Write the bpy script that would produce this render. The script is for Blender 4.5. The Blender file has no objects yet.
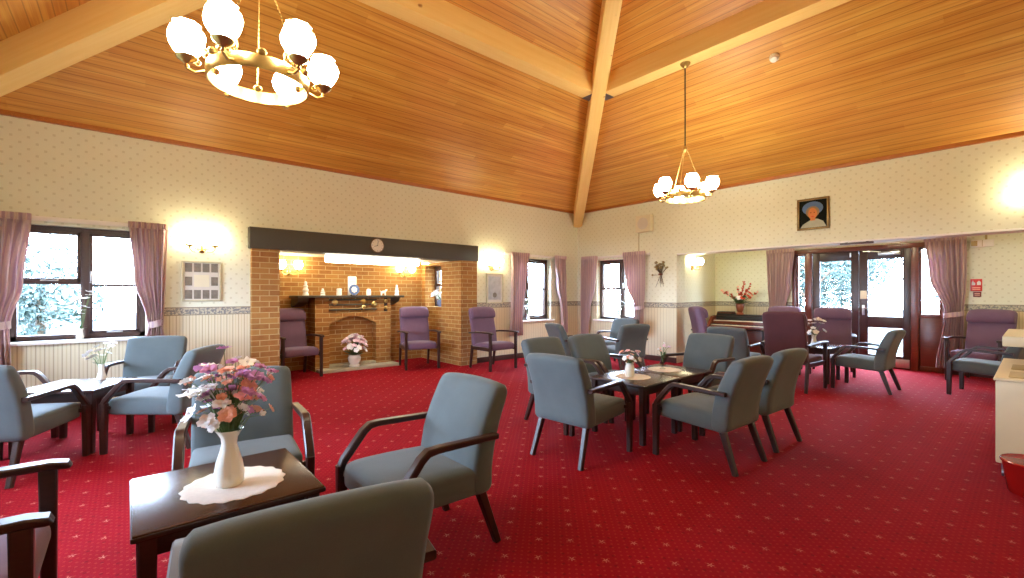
import bpy, bmesh, math, random
from mathutils import Vector, Matrix
random.seed(7)
SC = bpy.context.scene
COL = SC.collection
PI = math.pi
R = math.radians

# ------------------------------------------------------------------ node helpers
class NG:
    def __init__(s, name):
        s.m = bpy.data.materials.new(name); s.m.use_nodes = True
        s.nt = s.m.node_tree; s.nt.nodes.clear()
        s.out = s.nt.nodes.new('ShaderNodeOutputMaterial')
    def n(s, t, **kw):
        x = s.nt.nodes.new(t)
        for k, v in kw.items(): setattr(x, k, v)
        return x
    def put(s, sock, v):
        if isinstance(v, bpy.types.NodeSocket): s.nt.links.new(v, sock)
        elif isinstance(v, (tuple, list)) and len(v) == 3 and sock.type == 'RGBA': sock.default_value = (*v, 1)
        else: sock.default_value = v
    def M(s, op, a, b=0.0, c=0.0):
        x = s.n('ShaderNodeMath', operation=op)
        s.put(x.inputs[0], a); s.put(x.inputs[1], b); s.put(x.inputs[2], c)
        return x.outputs[0]
    def mix(s, f, a, b, bt='MIX'):
        x = s.n('ShaderNodeMix', data_type='RGBA', blend_type=bt)
        s.put(x.inputs[0], f); s.put(x.inputs[6], a); s.put(x.inputs[7], b)
        return x.outputs[2]
    def pos(s):
        g = s.n('ShaderNodeNewGeometry'); x = s.n('ShaderNodeSeparateXYZ')
        s.nt.links.new(g.outputs['Position'], x.inputs[0]); return x.outputs[0], x.outputs[1], x.outputs[2]
    def obj(s):
        g = s.n('ShaderNodeTexCoord'); return g.outputs['Object']
    def vec(s, x, y, z=0.0):
        c = s.n('ShaderNodeCombineXYZ'); s.put(c.inputs[0], x); s.put(c.inputs[1], y); s.put(c.inputs[2], z); return c.outputs[0]
    def noise(s, v, scale, detail=3.0, rough=.55):
        x = s.n('ShaderNodeTexNoise'); s.put(x.inputs['Vector'], v); x.inputs['Scale'].default_value = scale
        x.inputs['Detail'].default_value = detail; x.inputs['Roughness'].default_value = rough; return x.outputs[0]
    def step(s, v, a, b):
        x = s.n('ShaderNodeMapRange', interpolation_type='SMOOTHSTEP')
        s.put(x.inputs[0], v); x.inputs[1].default_value = a; x.inputs[2].default_value = b; return x.outputs[0]
    def bsdf(s, col, rough=.6, metal=0.0, spec=.5, bump=None, bstr=.2, bdist=.01, **kw):
        b = s.n('ShaderNodeBsdfPrincipled')
        s.put(b.inputs['Base Color'], col); s.put(b.inputs['Roughness'], rough); s.put(b.inputs['Metallic'], metal)
        b.inputs['Specular IOR Level'].default_value = spec
        for k, v in kw.items(): s.put(b.inputs[k.replace('_', ' ')], v)
        if bump is not None:
            q = s.n('ShaderNodeBump'); q.inputs['Strength'].default_value = bstr; q.inputs['Distance'].default_value = bdist
            s.put(q.inputs['Height'], bump); s.nt.links.new(q.outputs[0], b.inputs['Normal'])
        s.nt.links.new(b.outputs[0], s.out.inputs[0]); return s.m

def srgb(r, g, b):
    f = lambda c: (c/255/12.92 if c/255 <= .04045 else ((c/255+.055)/1.055)**2.4)
    return (f(r), f(g), f(b))
def pmat(name, c, var=.25, scale=20, rough=.6, metal=0.0, spec=.5, bstr=.0, **kw):
    g = NG(name); n = g.noise(g.obj(), scale)
    c1 = tuple(max(0, x*(1-var)) for x in c); c2 = tuple(min(1, x*(1+var)) for x in c)
    return g.bsdf(g.mix(n, c1, c2), rough, metal, spec, bump=n if bstr else None, bstr=bstr, bdist=.004, **kw)
def emat(name, col, strength):
    g = NG(name); e = g.n('ShaderNodeEmission'); n = g.noise(g.obj(), 14)
    g.put(e.inputs[0], g.mix(n, tuple(x*.93 for x in col), col)); e.inputs[1].default_value = strength
    g.nt.links.new(e.outputs[0], g.out.inputs[0]); return g.m
def fabric(name, c, weave=260, rough=.85):
    g = NG(name); o = g.obj(); n = g.noise(o, 9, 4); w = g.noise(o, weave, 2)
    col = g.mix(n, tuple(x*.84 for x in c), tuple(min(1, x*1.14) for x in c))
    col = g.mix(g.M('MULTIPLY', w, .35), col, tuple(x*.62 for x in c))
    return g.bsdf(col, rough, 0, .25, bump=w, bstr=.25, bdist=.002, Sheen_Weight=.15)
def darkwood(name, c, rough=.28):
    g = NG(name); o = g.obj(); mp = g.n('ShaderNodeMapping'); g.nt.links.new(o, mp.inputs[0])
    mp.inputs['Scale'].default_value = (3, 26, 26); n = g.noise(mp.outputs[0], 3.5, 4)
    col = g.mix(n, tuple(x*.55 for x in c), tuple(min(1, x*1.5) for x in c))
    return g.bsdf(col, rough, 0, .5, bump=n, bstr=.05, bdist=.002)

# ------------------------------------------------------------------ materials
def carpet_mat():
    g = NG('red_carpet'); x, y, z = g.pos()
    a = g.M('MULTIPLY', g.M('ADD', x, y), .70711); b = g.M('MULTIPLY', g.M('SUBTRACT', x, y), .70711)
    def lat(s, off=0.0):
        fa = g.M('SUBTRACT', g.M('FRACT', g.M('ADD', g.M('DIVIDE', a, s), off)), .5)
        fb = g.M('SUBTRACT', g.M('FRACT', g.M('ADD', g.M('DIVIDE', b, s), off)), .5)
        fa = g.M('MULTIPLY', fa, s); fb = g.M('MULTIPLY', fb, s)
        r = g.M('SQRT', g.M('ADD', g.M('MULTIPLY', fa, fa), g.M('MULTIPLY', fb, fb)))
        return fa, fb, r
    fa, fb, r = lat(.165)
    ang = g.M('ARCTAN2', fa, fb)
    pet = g.M('ADD', .009, g.M('MULTIPLY', .009, g.M('COSINE', g.M('MULTIPLY', ang, 5.0))))
    m1 = g.M('MULTIPLY', g.step(g.M('SUBTRACT', pet, r), -.004, .006), g.step(g.noise(g.vec(x, y, z), 95, 2), .30, .55))
    _, _, r2 = lat(.033, .5); m2 = g.M('LESS_THAN', r2, .006)
    _, _, r3 = lat(.0825, .0); m3 = g.M('LESS_THAN', r3, .008)
    nz = g.noise(g.vec(x, y, z), 4, 3); fine = g.noise(g.vec(x, y, z), 420, 2)
    col = g.mix(nz, srgb(138, 6, 20), srgb(162, 10, 30))
    col = g.mix(g.M('MULTIPLY', m2, .22), col, srgb(205, 92, 62))
    col = g.mix(g.M('MULTIPLY', m3, .5), col, srgb(96, 8, 18))
    col = g.mix(g.M('MULTIPLY', m1, .75), col, srgb(224, 150, 124))
    col = g.mix(g.M('MULTIPLY', fine, .35), col, srgb(70, 4, 10))
    return g.bsdf(col, .95, 0, .1, bump=fine, bstr=.5, bdist=.004)
def wallpaper_mat():
    g = NG('wallpaper'); x, y, z = g.pos(); u = g.M('ADD', x, y)
    a = g.M('MULTIPLY', g.M('ADD', u, z), .70711); b = g.M('MULTIPLY', g.M('SUBTRACT', u, z), .70711); s = .0884
    fa = g.M('MULTIPLY', g.M('SUBTRACT', g.M('FRACT', g.M('DIVIDE', a, s)), .5), s)
    fb = g.M('MULTIPLY', g.M('SUBTRACT', g.M('FRACT', g.M('DIVIDE', b, s)), .5), s)
    d = g.M('MAXIMUM', g.M('ABSOLUTE', g.M('ADD', fa, fb)), g.M('ABSOLUTE', g.M('SUBTRACT', fa, fb)))
    dot = g.M('LESS_THAN', d, .0165)
    top = g.mix(g.noise(g.vec(u, z), 3), srgb(221, 221, 196), srgb(229, 229, 206))
    top = g.mix(g.M('MULTIPLY', dot, .32), top, srgb(168, 158, 112))
    f = g.M('FRACT', g.M('DIVIDE', u, .066))
    st = g.mix(g.M('LESS_THAN', f, .16), srgb(218, 208, 178), srgb(186, 170, 140))
    st = g.mix(g.M('LESS_THAN', g.M('ABSOLUTE', g.M('SUBTRACT', f, .58)), .07), st, srgb(204, 190, 156))
    nb = g.noise(g.vec(g.M('MULTIPLY', u, 1.0), g.M('MULTIPLY', z, 1.0)), 38, 3)
    bd = g.mix(g.step(nb, .42, .58), srgb(196, 186, 160), srgb(128, 126, 124))
    edge = g.M('GREATER_THAN', g.M('ABSOLUTE', g.M('SUBTRACT', z, 1.085)), .040)
    bd = g.mix(edge, bd, srgb(150, 138, 118))
    isb = g.M('LESS_THAN', g.M('ABSOLUTE', g.M('SUBTRACT', z, 1.085)), .052)
    col = g.mix(g.M('GREATER_THAN', z, 1.085), st, top); col = g.mix(isb, col, bd)
    return g.bsdf(col, .7, 0, .3)
def brick_mat():
    g = NG('brickwork'); x, y, z = g.pos(); u = g.M('ADD', x, y)
    bt = g.n('ShaderNodeTexBrick'); g.put(bt.inputs['Vector'], g.vec(u, z))
    bt.inputs['Scale'].default_value = 1; bt.inputs['Brick Width'].default_value = .225; bt.inputs['Row Height'].default_value = .075
    bt.inputs['Mortar Size'].default_value = .006; bt.inputs['Mortar Smooth'].default_value = .2
    bt.inputs['Color1'].default_value = (*srgb(144, 92, 46), 1); bt.inputs['Color2'].default_value = (*srgb(172, 124, 66), 1)
    bt.inputs['Mortar'].default_value = (*srgb(200, 174, 122), 1)
    n = g.noise(g.vec(u, z, x), 14, 5)
    col = g.mix(g.M('MULTIPLY', n, .7), bt.outputs[0], g.mix(n, srgb(116, 68, 36), srgb(184, 138, 78)))
    h = g.M('SUBTRACT', g.M('MULTIPLY', n, .3), bt.outputs[1])
    return g.bsdf(col, .85, 0, .2, bump=h, bstr=.5, bdist=.008)
def plank_mat(name, axis):
    g = NG(name); x, y, z = g.pos(); a, l = (x, y) if axis == 'X' else (y, x)
    t = g.M('DIVIDE', a, .082); f = g.M('FRACT', t); i = g.M('FLOOR', t)
    wn = g.n('ShaderNodeTexWhiteNoise'); wn.noise_dimensions = '2D'
    seg = g.M('FLOOR', g.M('ADD', g.M('DIVIDE', l, 2.6), g.M('MULTIPLY', i, .37)))
    g.put(wn.inputs['Vector'], g.vec(i, seg))
    gr = g.noise(g.vec(g.M('MULTIPLY', a, 46), g.M('MULTIPLY', l, 1.3), g.M('MULTIPLY', i, 7.3)), 1, 4)
    big = g.noise(g.vec(x, y), .55, 3)
    col = g.mix(wn.outputs[0], srgb(200, 143, 60), srgb(218, 170, 84))
    col = g.mix(g.step(gr, .3, .75), col, g.mix(wn.outputs[0], srgb(178, 114, 42), srgb(198, 136, 54)))
    col = g.mix(g.M('MULTIPLY', g.step(big, .35, .75), .3), col, srgb(226, 150, 88))
    sc = g.noise(g.vec(g.M('MULTIPLY', a, 9), g.M('MULTIPLY', l, .6)), 1.0, 4)
    col = g.mix(g.M('MULTIPLY', g.step(sc, .68, .78), .5), col, srgb(244, 206, 144))
    gv = g.M('LESS_THAN', g.M('ABSOLUTE', g.M('SUBTRACT', f, .5)), .05)
    col = g.mix(g.M('MULTIPLY', gv, .5), col, srgb(120, 62, 26))
    return g.bsdf(col, .42, 0, .4, bump=g.M('SUBTRACT', 1.0, gv), bstr=.3, bdist=.006)
def beam_mat():
    g = NG('pine_beam'); o = g.obj(); mp = g.n('ShaderNodeMapping'); g.nt.links.new(o, mp.inputs[0])
    mp.inputs['Scale'].default_value = (.6, 14, 14); n = g.noise(mp.outputs[0], 2.2, 4)
    k = g.noise(o, 7.0, 1)
    col = g.mix(n, srgb(232, 188, 108), srgb(246, 214, 144)); col = g.mix(g.step(k, .76, .82), col, srgb(150, 88, 36))
    return g.bsdf(col, .5, 0, .35)
def curtain_mat():
    g = NG('mauve_curtain'); o = g.obj(); sp = g.n('ShaderNodeSeparateXYZ'); g.nt.links.new(o, sp.inputs[0])
    u = g.M('ADD', sp.outputs[0], sp.outputs[1])
    f = g.M('FRACT', g.M('DIVIDE', u, .055)); n = g.noise(o, 120, 2)
    col = g.mix(g.step(f, .25, .6), srgb(204, 174, 182), srgb(228, 206, 194))
    col = g.mix(g.M('MULTIPLY', n, .3), col, srgb(180, 144, 152))
    m = g.bsdf(col, .8, 0, .2, bump=n, bstr=.15, bdist=.002)
    b = [q for q in g.nt.nodes if q.type == 'BSDF_PRINCIPLED'][0]
    tr = g.n('ShaderNodeBsdfTranslucent'); g.put(tr.inputs[0], col)
    mx = g.n('ShaderNodeMixShader'); mx.inputs[0].default_value = .32
    g.nt.links.new(b.outputs[0], mx.inputs[1]); g.nt.links.new(tr.outputs[0], mx.inputs[2]); g.nt.links.new(mx.outputs[0], g.out.inputs[0])
    return m
def glass_mat(name='window_glass', tint=(1, 1, 1)):
    g = NG(name); t = g.n('ShaderNodeBsdfTransparent'); t.inputs[0].default_value = (*tint, 1)
    s = g.n('ShaderNodeBsdfGlossy'); s.inputs['Roughness'].default_value = .03
    lw = g.n('ShaderNodeLayerWeight'); lw.inputs[0].default_value = .2
    wv = g.noise(g.obj(), 3); f = g.M('MULTIPLY', lw.outputs[0], g.M('ADD', .25, g.M('MULTIPLY', wv, .1)))
    mx = g.n('ShaderNodeMixShader'); g.put(mx.inputs[0], f)
    g.nt.links.new(t.outputs[0], mx.inputs[1]); g.nt.links.new(s.outputs[0], mx.inputs[2]); g.nt.links.new(mx.outputs[0], g.out.inputs[0])
    return g.m
def lino_table(): 
    g = NG('table_veneer'); o = g.obj(); mp = g.n('ShaderNodeMapping'); g.nt.links.new(o, mp.inputs[0])
    mp.inputs['Scale'].default_value = (40, 2.5, 2); n = g.noise(mp.outputs[0], 2.0, 4)
    col = g.mix(n, srgb(44, 24, 16), srgb(78, 46, 28))
    return g.bsdf(col, .24, 0, .35)

M_ = dict(
 carpet=carpet_mat(), paper=wallpaper_mat(), brick=brick_mat(), plankX=plank_mat('ceiling_boards_left', 'X'), plankY=plank_mat('ceiling_boards_right', 'Y'),
 beam=beam_mat(), curtain=curtain_mat(), glass=glass_mat(), veneer=lino_table(),
 blue=fabric('blue_grey_upholstery', srgb(89, 97, 98)), purple=fabric('purple_upholstery', srgb(112, 84, 104)),
  maroon=fabric('shaded_purple_upholstery', srgb(84, 46, 52)), wood=darkwood('mahogany_stain', srgb(50, 26, 19), .36), wood_edge=darkwood('trim_wood', srgb(170, 100, 40), .4),  # maroon: the purple cloth with shade and warm light put into its colour
 winframe=darkwood('brown_window_frame', srgb(70, 48, 42), .4), doorwood=darkwood('mahogany_door', srgb(104, 46, 26), .3),
 leafwood=darkwood('dark_door_leaf', srgb(62, 36, 26), .35),
 lintel=darkwood('black_stained_oak', srgb(62, 54, 40), .55), skirt=darkwood('skirting', srgb(70, 40, 34), .4),
 white=pmat('white_paint', srgb(236, 232, 224), .04, 8, .45), plaster=pmat('plaster', srgb(226, 218, 196), .05, 3, .8),
 brass=pmat('brass', srgb(186, 158, 98), .15, 30, .3, 1.0), steel=pmat('steel_plate', srgb(110, 116, 130), .12, 20, .4, .9),
 shade=emat('lit_glass_shade', (1.0, .92, .69), 64), wshade=emat('lit_wall_shade', (1.0, .88, .55), 36), tube=emat('fluorescent_tube', (1.0, .92, .72), 20),
 ceramic=pmat('white_ceramic', srgb(238, 234, 222), .04, 12, .18), lace=pmat('lace', srgb(222, 212, 198), .1, 60, .9),
 stone=pmat('hearth_stone', srgb(176, 164, 136), .15, 12, .8), black=pmat('black_paint', srgb(26, 24, 24), .2, 12, .5),
 green=pmat('leaf_green', srgb(70, 98, 52), .3, 18, .6), stem=pmat('stem_green', srgb(96, 118, 70), .2, 18, .6),
 petal_white=pmat('white_petals', srgb(252, 250, 248), .04, 40, .7), petal_peach=pmat('peach_petals', srgb(250, 186, 160), .08, 40, .7),
 petal_purple=pmat('purple_petals', srgb(206, 146, 200), .2, 40, .7), petal_pink=pmat('pink_petals', srgb(240, 210, 218), .1, 40, .7),
 petal_red=pmat('red_petals', srgb(206, 74, 44), .2, 40, .7), terracotta=pmat('brown_glaze', srgb(122, 62, 34), .2, 14, .3),
 gilt=pmat('gilt_frame', srgb(112, 86, 40), .2, 40, .4, .5), silver=pmat('silver_frame', srgb(200, 192, 160), .1, 40, .4, .3),
 cream=pmat('cream_enamel', srgb(216, 204, 166), .05, 6, .4), creamdark=pmat('cream_panel', srgb(170, 150, 96), .1, 9, .45),
 redplastic=pmat('red_plastic', srgb(150, 22, 18), .2, 6, .2), plastic=pmat('ivory_plastic', srgb(226, 218, 190), .05, 9, .4),
 photo=pmat('photo_print', srgb(120, 112, 100), .55, 22, .5), mount=pmat('mount_card', srgb(214, 208, 196), .06, 9, .7),
 paleprint=pmat('pale_print', srgb(176, 178, 180), .4, 12, .5),
 signred=pmat('sign_red', srgb(206, 44, 28), .06, 9, .4), signdark=pmat('sign_dark_red', srgb(112, 30, 22), .1, 9, .4),
 pic_dark=pmat('painting_dark', srgb(18, 22, 18), .35, 16, .8, 0, .1), pic_hat=pmat('painting_blue', srgb(96, 120, 160), .2, 16, .8, 0, .1),
 pic_skin=pmat('painting_skin', srgb(206, 132, 80), .15, 12, .8, 0, .1), pic_cloth=pmat('painting_pale', srgb(172, 176, 160), .12, 16, .8, 0, .1), pic_hair=pmat('painting_hair', srgb(150, 128, 96), .2, 16, .8, 0, .1),
 grass=pmat('lawn', srgb(32, 42, 32), .3, 3, .9), leaf=pmat('tree_leaves', srgb(70, 84, 78), .3, 3, .8), bark=pmat('bark', srgb(92, 76, 60), .3, 8, .9),
 delft=pmat('blue_glaze', srgb(92, 110, 150), .35, 30, .25), aluminium=pmat('aluminium', srgb(200, 200, 200), .06, 30, .3, .9), patio=pmat('paving', srgb(42, 44, 44), .12, 5, .9),
)

# ------------------------------------------------------------------ mesh helpers
class MB:
    def __init__(s): s.v = []; s.f = []
    def add(s, vs, fs):
        o = len(s.v); s.v += [tuple(p) for p in vs]; s.f += [tuple(i+o for i in f) for f in fs]; return s
    def box(s, a, b, bev=0.0, mat=None):
        x0, y0, z0 = a; x1, y1, z1 = b
        bm = bmesh.new(); bmesh.ops.create_cube(bm, size=1)
        for v in bm.verts: v.co = Vector((x0+(x1-x0)*(v.co.x+.5), y0+(y1-y0)*(v.co.y+.5), z0+(z1-z0)*(v.co.z+.5)))
        if bev: bmesh.ops.bevel(bm, geom=list(bm.edges), offset=bev, segments=2, affect='EDGES', profile=.6)
        bm.verts.index_update()
        vs = [(mat @ v.co if mat else v.co.copy()) for v in bm.verts]; fs = [[v.index for v in f.verts] for f in bm.faces]
        bm.free(); return s.add(vs, fs)
    def sweep(s, pts, sizes, side=(0, 1, 0), ch=.25):
        # rectangular chamfered section along a path; side = the section's width direction
        pts = [Vector(p) for p in pts]; n = len(pts); rings = []
        sd = Vector(side).normalized()
        for i, p in enumerate(pts):
            t = (pts[min(i+1, n-1)]-pts[max(i-1, 0)]).normalized()
            w = (sd - t*sd.dot(t)).normalized(); h = t.cross(w)
            k = 1.0
            if 0 < i < n-1:
                c = (pts[i+1]-pts[i]).normalized().dot(t); k = 1/max(c, .5)
            a, b = sizes[i] if isinstance(sizes, list) else sizes
            a /= 2; b = b/2; c = min(a, b)*ch
            rings.append([p+w*x+h*y*k for x, y in ((a-c, -b), (a, -b+c), (a, b-c), (a-c, b), (-a+c, b), (-a, b-c), (-a, -b+c), (-a+c, -b))])
        return s.loft(rings)
    def loft(s, rings, cap=True, closed=True):
        m = len(rings[0]); vs = [p for r in rings for p in r]; fs = []
        for i in range(len(rings)-1):
            for j in range(m if closed else m-1):
                k = (j+1) % m
                fs.append((i*m+j, i*m+k, (i+1)*m+k, (i+1)*m+j))
        if cap and closed: fs.append(tuple(range(m))[::-1]); fs.append(tuple((len(rings)-1)*m+j for j in range(m)))
        return s.add(vs, fs)
    def tube(s, pts, r, n=8, cap=True):
        pts = [Vector(p) for p in pts]; rings = []; up = Vector((0, 0, 1)); prev = None
        for i, p in enumerate(pts):
            t = (pts[min(i+1, len(pts)-1)]-pts[max(i-1, 0)]).normalized()
            if prev is None:
                a = up if abs(t.dot(up)) < .9 else Vector((1, 0, 0)); w = t.cross(a).normalized()
            else: w = (prev - t*prev.dot(t)).normalized()
            prev = w; h = t.cross(w); q = r[i] if isinstance(r, list) else r
            rings.append([p+w*math.cos(2*PI*j/n)*q+h*math.sin(2*PI*j/n)*q for j in range(n)])
        return s.loft(rings, cap)
    def lathe(s, prof, n=24, c=(0, 0, 0), flute=0.0, k=8, mat=None):
        rings = []
        for r, z in prof:
            ring = []
            for j in range(n):
                a = 2*PI*j/n; q = r*(1+flute*math.cos(k*a))
                p = Vector((q*math.cos(a), q*math.sin(a), z)); p = (mat @ p) if mat else p
                ring.append(p+Vector(c))
            rings.append(ring)
        return s.loft(rings)
    def prism(s, poly, d, axis):    # poly = list of 3D points, extruded by vector d
        m = len(poly); P = [Vector(p) for p in poly]; d = Vector(d)
        vs = P+[p+d for p in P]; fs = [tuple(range(m))[::-1], tuple(range(m, 2*m))]
        fs += [(j, (j+1) % m, m+(j+1) % m, m+j) for j in range(m)]
        return s.add(vs, fs)
    def mesh(s, name, smooth=35):
        me = bpy.data.meshes.new(name); me.from_pydata(s.v, [], s.f); me.update()
        bm = bmesh.new(); bm.from_mesh(me); bmesh.ops.recalc_face_normals(bm, faces=bm.faces); bm.to_mesh(me); bm.free()
        if smooth:
            me.polygons.foreach_set('use_smooth', [True]*len(me.polygons)); me.set_sharp_from_angle(angle=R(smooth))
        return me
    def build(s, name, mat, parent=None, smooth=35, label=None):
        return link(name, s.mesh(name, smooth), mat, parent, label)
def link(name, me, mat, parent=None, label=None):
    o = bpy.data.objects.new(name, me); COL.objects.link(o)
    if mat and not me.materials: me.materials.append(M_[mat] if isinstance(mat, str) else mat)
    if parent: o.parent = parent
    if label: o['label'] = label
    return o
def tag(o, label, cat, group=None):
    o['label'] = label; o['category'] = cat
    if group: o['group'] = group
    return o
def thing(name, label, cat, loc=(0, 0, 0), yaw=0, group=None):
    o = bpy.data.objects.new(name, None); COL.objects.link(o); o.empty_display_size = .1
    o.location = loc; o.rotation_euler = (0, 0, R(yaw)); return tag(o, label, cat, group)
def struct(o): o['kind'] = 'structure'; return o

def cells(name, axis, c0, c1, u0, u1, z0, z1, holes, mat):
    """a wall of thickness c0..c1 spanning u0..u1 and z0..z1, with rectangular openings"""
    us = sorted({u0, u1, *[h[0] for h in holes], *[h[1] for h in holes]}); zs = sorted({z0, z1, *[h[2] for h in holes], *[h[3] for h in holes]})
    us = [u for u in us if u0 <= u <= u1]; zs = [z for z in zs if z0 <= z <= z1]
    nu, nz = len(us)-1, len(zs)-1
    def solid(i, j):
        if not (0 <= i < nu and 0 <= j < nz): return False
        u = (us[i]+us[i+1])/2; z = (zs[j]+zs[j+1])/2
        return not any(h[0] < u < h[1] and h[2] < z < h[3] for h in holes)
    P = (lambda c, u, z: (c, u, z)) if axis == 'X' else (lambda c, u, z: (u, c, z))
    m = MB()
    def q(a, b, c, d): m.add([a, b, c, d], [(0, 1, 2, 3)])
    for i in range(nu):
        for j in range(nz):
            if not solid(i, j): continue
            a, b, s, t = us[i], us[i+1], zs[j], zs[j+1]
            for c in (c0, c1): q(P(c, a, s), P(c, b, s), P(c, b, t), P(c, a, t))
            if not solid(i-1, j): q(P(c0, a, s), P(c1, a, s), P(c1, a, t), P(c0, a, t))
            if not solid(i+1, j): q(P(c0, b, s), P(c1, b, s), P(c1, b, t), P(c0, b, t))
            if not solid(i, j-1): q(P(c0, a, s), P(c1, a, s), P(c1, b, s), P(c0, b, s))
            if not solid(i, j+1): q(P(c0, a, t), P(c1, a, t), P(c1, b, t), P(c0, b, t))
    bm = bmesh.new(); me = m.mesh(name, 0); bm.from_mesh(me); bmesh.ops.remove_doubles(bm, verts=bm.verts, dist=1e-5)
    bmesh.ops.recalc_face_normals(bm, faces=bm.faces); bm.to_mesh(me); bm.free()
    return struct(link(name, me, mat))

# ------------------------------------------------------------------ room shell
W = 9.45; H = 3.14; SL = .56            # room side, wall height, roof slope
SY = .583; AY = W/2*SL/SY; SN = SL*W/2/(W-AY)   # the right slope is a little steeper, so the apex sits nearer that wall
MB().box((-.3, -W-.3, -.12), (W+.3, 2.62, 0)).build('floor', 'carpet', smooth=0)['kind'] = 'structure'
MB().box((-1.7, -6.6, -.12), (-.3, -2.9, 0)).build('floor', 'carpet', smooth=0)['kind'] = 'structure'
cells('wall_left', 'X', -.28, 0, -W-.28, .28, 0, H+.06, [(-8.78, -7.68, .80, 2.04), (-6.59, -2.90, 0, 2.19), (-1.96, -.86, .76, 2.04)], 'paper')
cells('wall_right', 'Y', 0, .30, 0, W+.28, 0, H+.06, [(.56, 1.70, .75, 2.03), (2.45, W+.28, 0, 2.06)], 'paper')
cells('wall_front', 'X', W, W+.28, -W-.28, 2.6, 0, H+.06, [], 'paper')
cells('wall_near', 'Y', -W-.28, -W, 0, W, 0, H+.06, [(1.0, 2.3, .9, 2.05), (3.0, 4.3, .9, 2.05)], 'paper')
cells('wall_door', 'Y', 2.3, 2.6, 1.9, W+.28, 0, 2.62, [(3.66, 5.90, 0, 2.17)], 'paper')
# splayed side wall of the recess
m = MB(); m.prism([(2.452, .004, 0), (2.10, 2.32, 0), (1.85, 2.32, 0), (2.18, .30, 0)], (0, 0, 2.6), 'z'); struct(m.build('wall_recess', 'paper', smooth=0))
MB().box((1.85, .30, 2.42), (W+.28, 2.6, 2.62)).build('ceiling', 'plaster', smooth=0)['kind'] = 'structure'
# white painted soffit edge under the bulkhead
struct(MB().box((2.46, -.006, 2.036), (W, .302, 2.062), .004).build('trim_1', 'white'))
# pyramid ceiling : four boarded slopes
A_ = [(0, 0), (0, -W), (W, -W), (W, 0)]
apex = (W/2, -AY, H+SL*W/2)
for (a, b, mt) in ((A_[0], A_[1], 'plankX'), (A_[3], A_[0], 'plankY'), (A_[1], A_[2], 'plankY'), (A_[2], A_[3], 'plankX')):
    top = Vector(apex)
    def ext(p):     # eaves run a little past the wall along the hip line
        q = Vector((p[0], p[1], H)); d = (q-top); return q+d*(.32/abs(d.x))
    p0, p1, p2 = ext(a), ext(b), top; up = Vector((0, 0, .2))
    m = MB(); m.add([p0, p1, p2, p0+up, p1+up, p2+up], [(0, 1, 2), (3, 4, 5), (0, 1, 4, 3), (1, 2, 5, 4), (2, 0, 3, 5)])
    struct(m.build('ceiling', mt, smooth=0))
# cornice strip where boards meet the wallpaper
for i, (a, b) in enumerate((((0, -W), (.05, 0)), ((0, -.05), (W, 0)), ((0, -W), (W, -W+.05)), ((W-.05, -W), (W, 0)))):
    struct(MB().box((a[0], a[1], H-.02), (b[0], b[1], H+.05), .006).build('trim_%d' % (i+2), 'wood_edge'))
# beams
def beam(p0, p1, w, d, hangers=()):
    p0 = Vector(p0); p1 = Vector(p1); t = (p1-p0); L = t.length; t.normalize(); h = Vector((t.x, t.y, 0)).normalized(); s = Vector((-h.y, h.x, 0))
    m = MB(); mt = Matrix.Translation(p0) @ Matrix((t, s, t.cross(s))).transposed().to_4x4()
    m.box((0, -w/2, 0), (L, w/2, d), .008)
    o = m.build('ceiling_beam', 'beam'); o.matrix_world = mt; return struct(o)
for cx, cy in A_:
    v0 = Vector((cx, cy, 2.80)); v1 = Vector((apex[0], apex[1], 2.80+SL*W/2)); d = v1-v0
    beam(v0+d*.006, v1-d*.02, .20, .34)
RX, RY, RN, RZ = 2.445, 2.335, 2.60, 4.30          # ring beam distances from left/front, right and near walls
for p0, p1 in (((RX, -RY), (RX, -W+RN)), ((RX, -RY), (W-RX, -RY)), ((RX, -W+RN), (W-RX, -W+RN)), ((W-RX, -RY), (W-RX, -W+RN))):
    d = Vector((p1[0]-p0[0], p1[1]-p0[1], 0)).normalized()*.12
    beam((p0[0]+d.x, p0[1]+d.y, RZ), (p1[0]-d.x, p1[1]-d.y, RZ), .23, .37)
# steel hanger shoes where ring beams meet the hip beam
m = MB(); m.box((RX-.12, -RY-.22, RZ-.006), (RX+.12, -RY-.07, RZ+.10), .004); struct(m.build('beam_hanger', 'steel'))
m = MB(); m.box((RX+.07, -RY-.12, RZ-.006), (RX+.22, -RY+.12, RZ+.10), .004); struct(m.build('beam_hanger', 'steel'))
# skirting
sk = 1
for side, boxes in (('left', [((0, -W, 0), (.018, -6.6, .1)), ((0, -2.89, 0), (.018, 0, .1))]), ('right', [((0, -.018, 0), (2.45, 0, .1))]), ('door', [((2.12, 2.282, 0), (3.64, 2.3, .1)), ((5.92, 2.282, 0), (W, 2.3, .1))])):
    m = MB()
    for a, b in boxes: m.box(a, b, .004)
    struct(m.build('baseboard_'+side, 'skirt'))

# ------------------------------------------------------------------ inglenook and fireplace
cells('wall_inglenook_side', 'Y', -3.26, -2.90, -1.6, .08, 0, 1.91, [(-1.20, -.59, 1.05, 1.86)], 'brick')
cells('wall_inglenook_left', 'Y', -6.59, -6.25, -1.6, .08, 0, 1.91, [], 'brick')
cells('wall_inglenook_back', 'X', -1.6, -1.35, -6.25, -3.26, 0, 2.0, [], 'brick')
struct(MB().box((-1.6, -6.59, 1.955), (-.27, -2.9, 2.2)).build('ceiling', 'plaster', smooth=0))
struct(MB().box((-.27, -6.62, 1.908), (.11, -2.89, 2.192), .008).build('lintel_beam', 'lintel'))
g = thing('fireplace', 'yellow brick fireplace with an arched blind opening below a dark mantel', 'fireplace', (-1.15, -4.80, 0))
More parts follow.
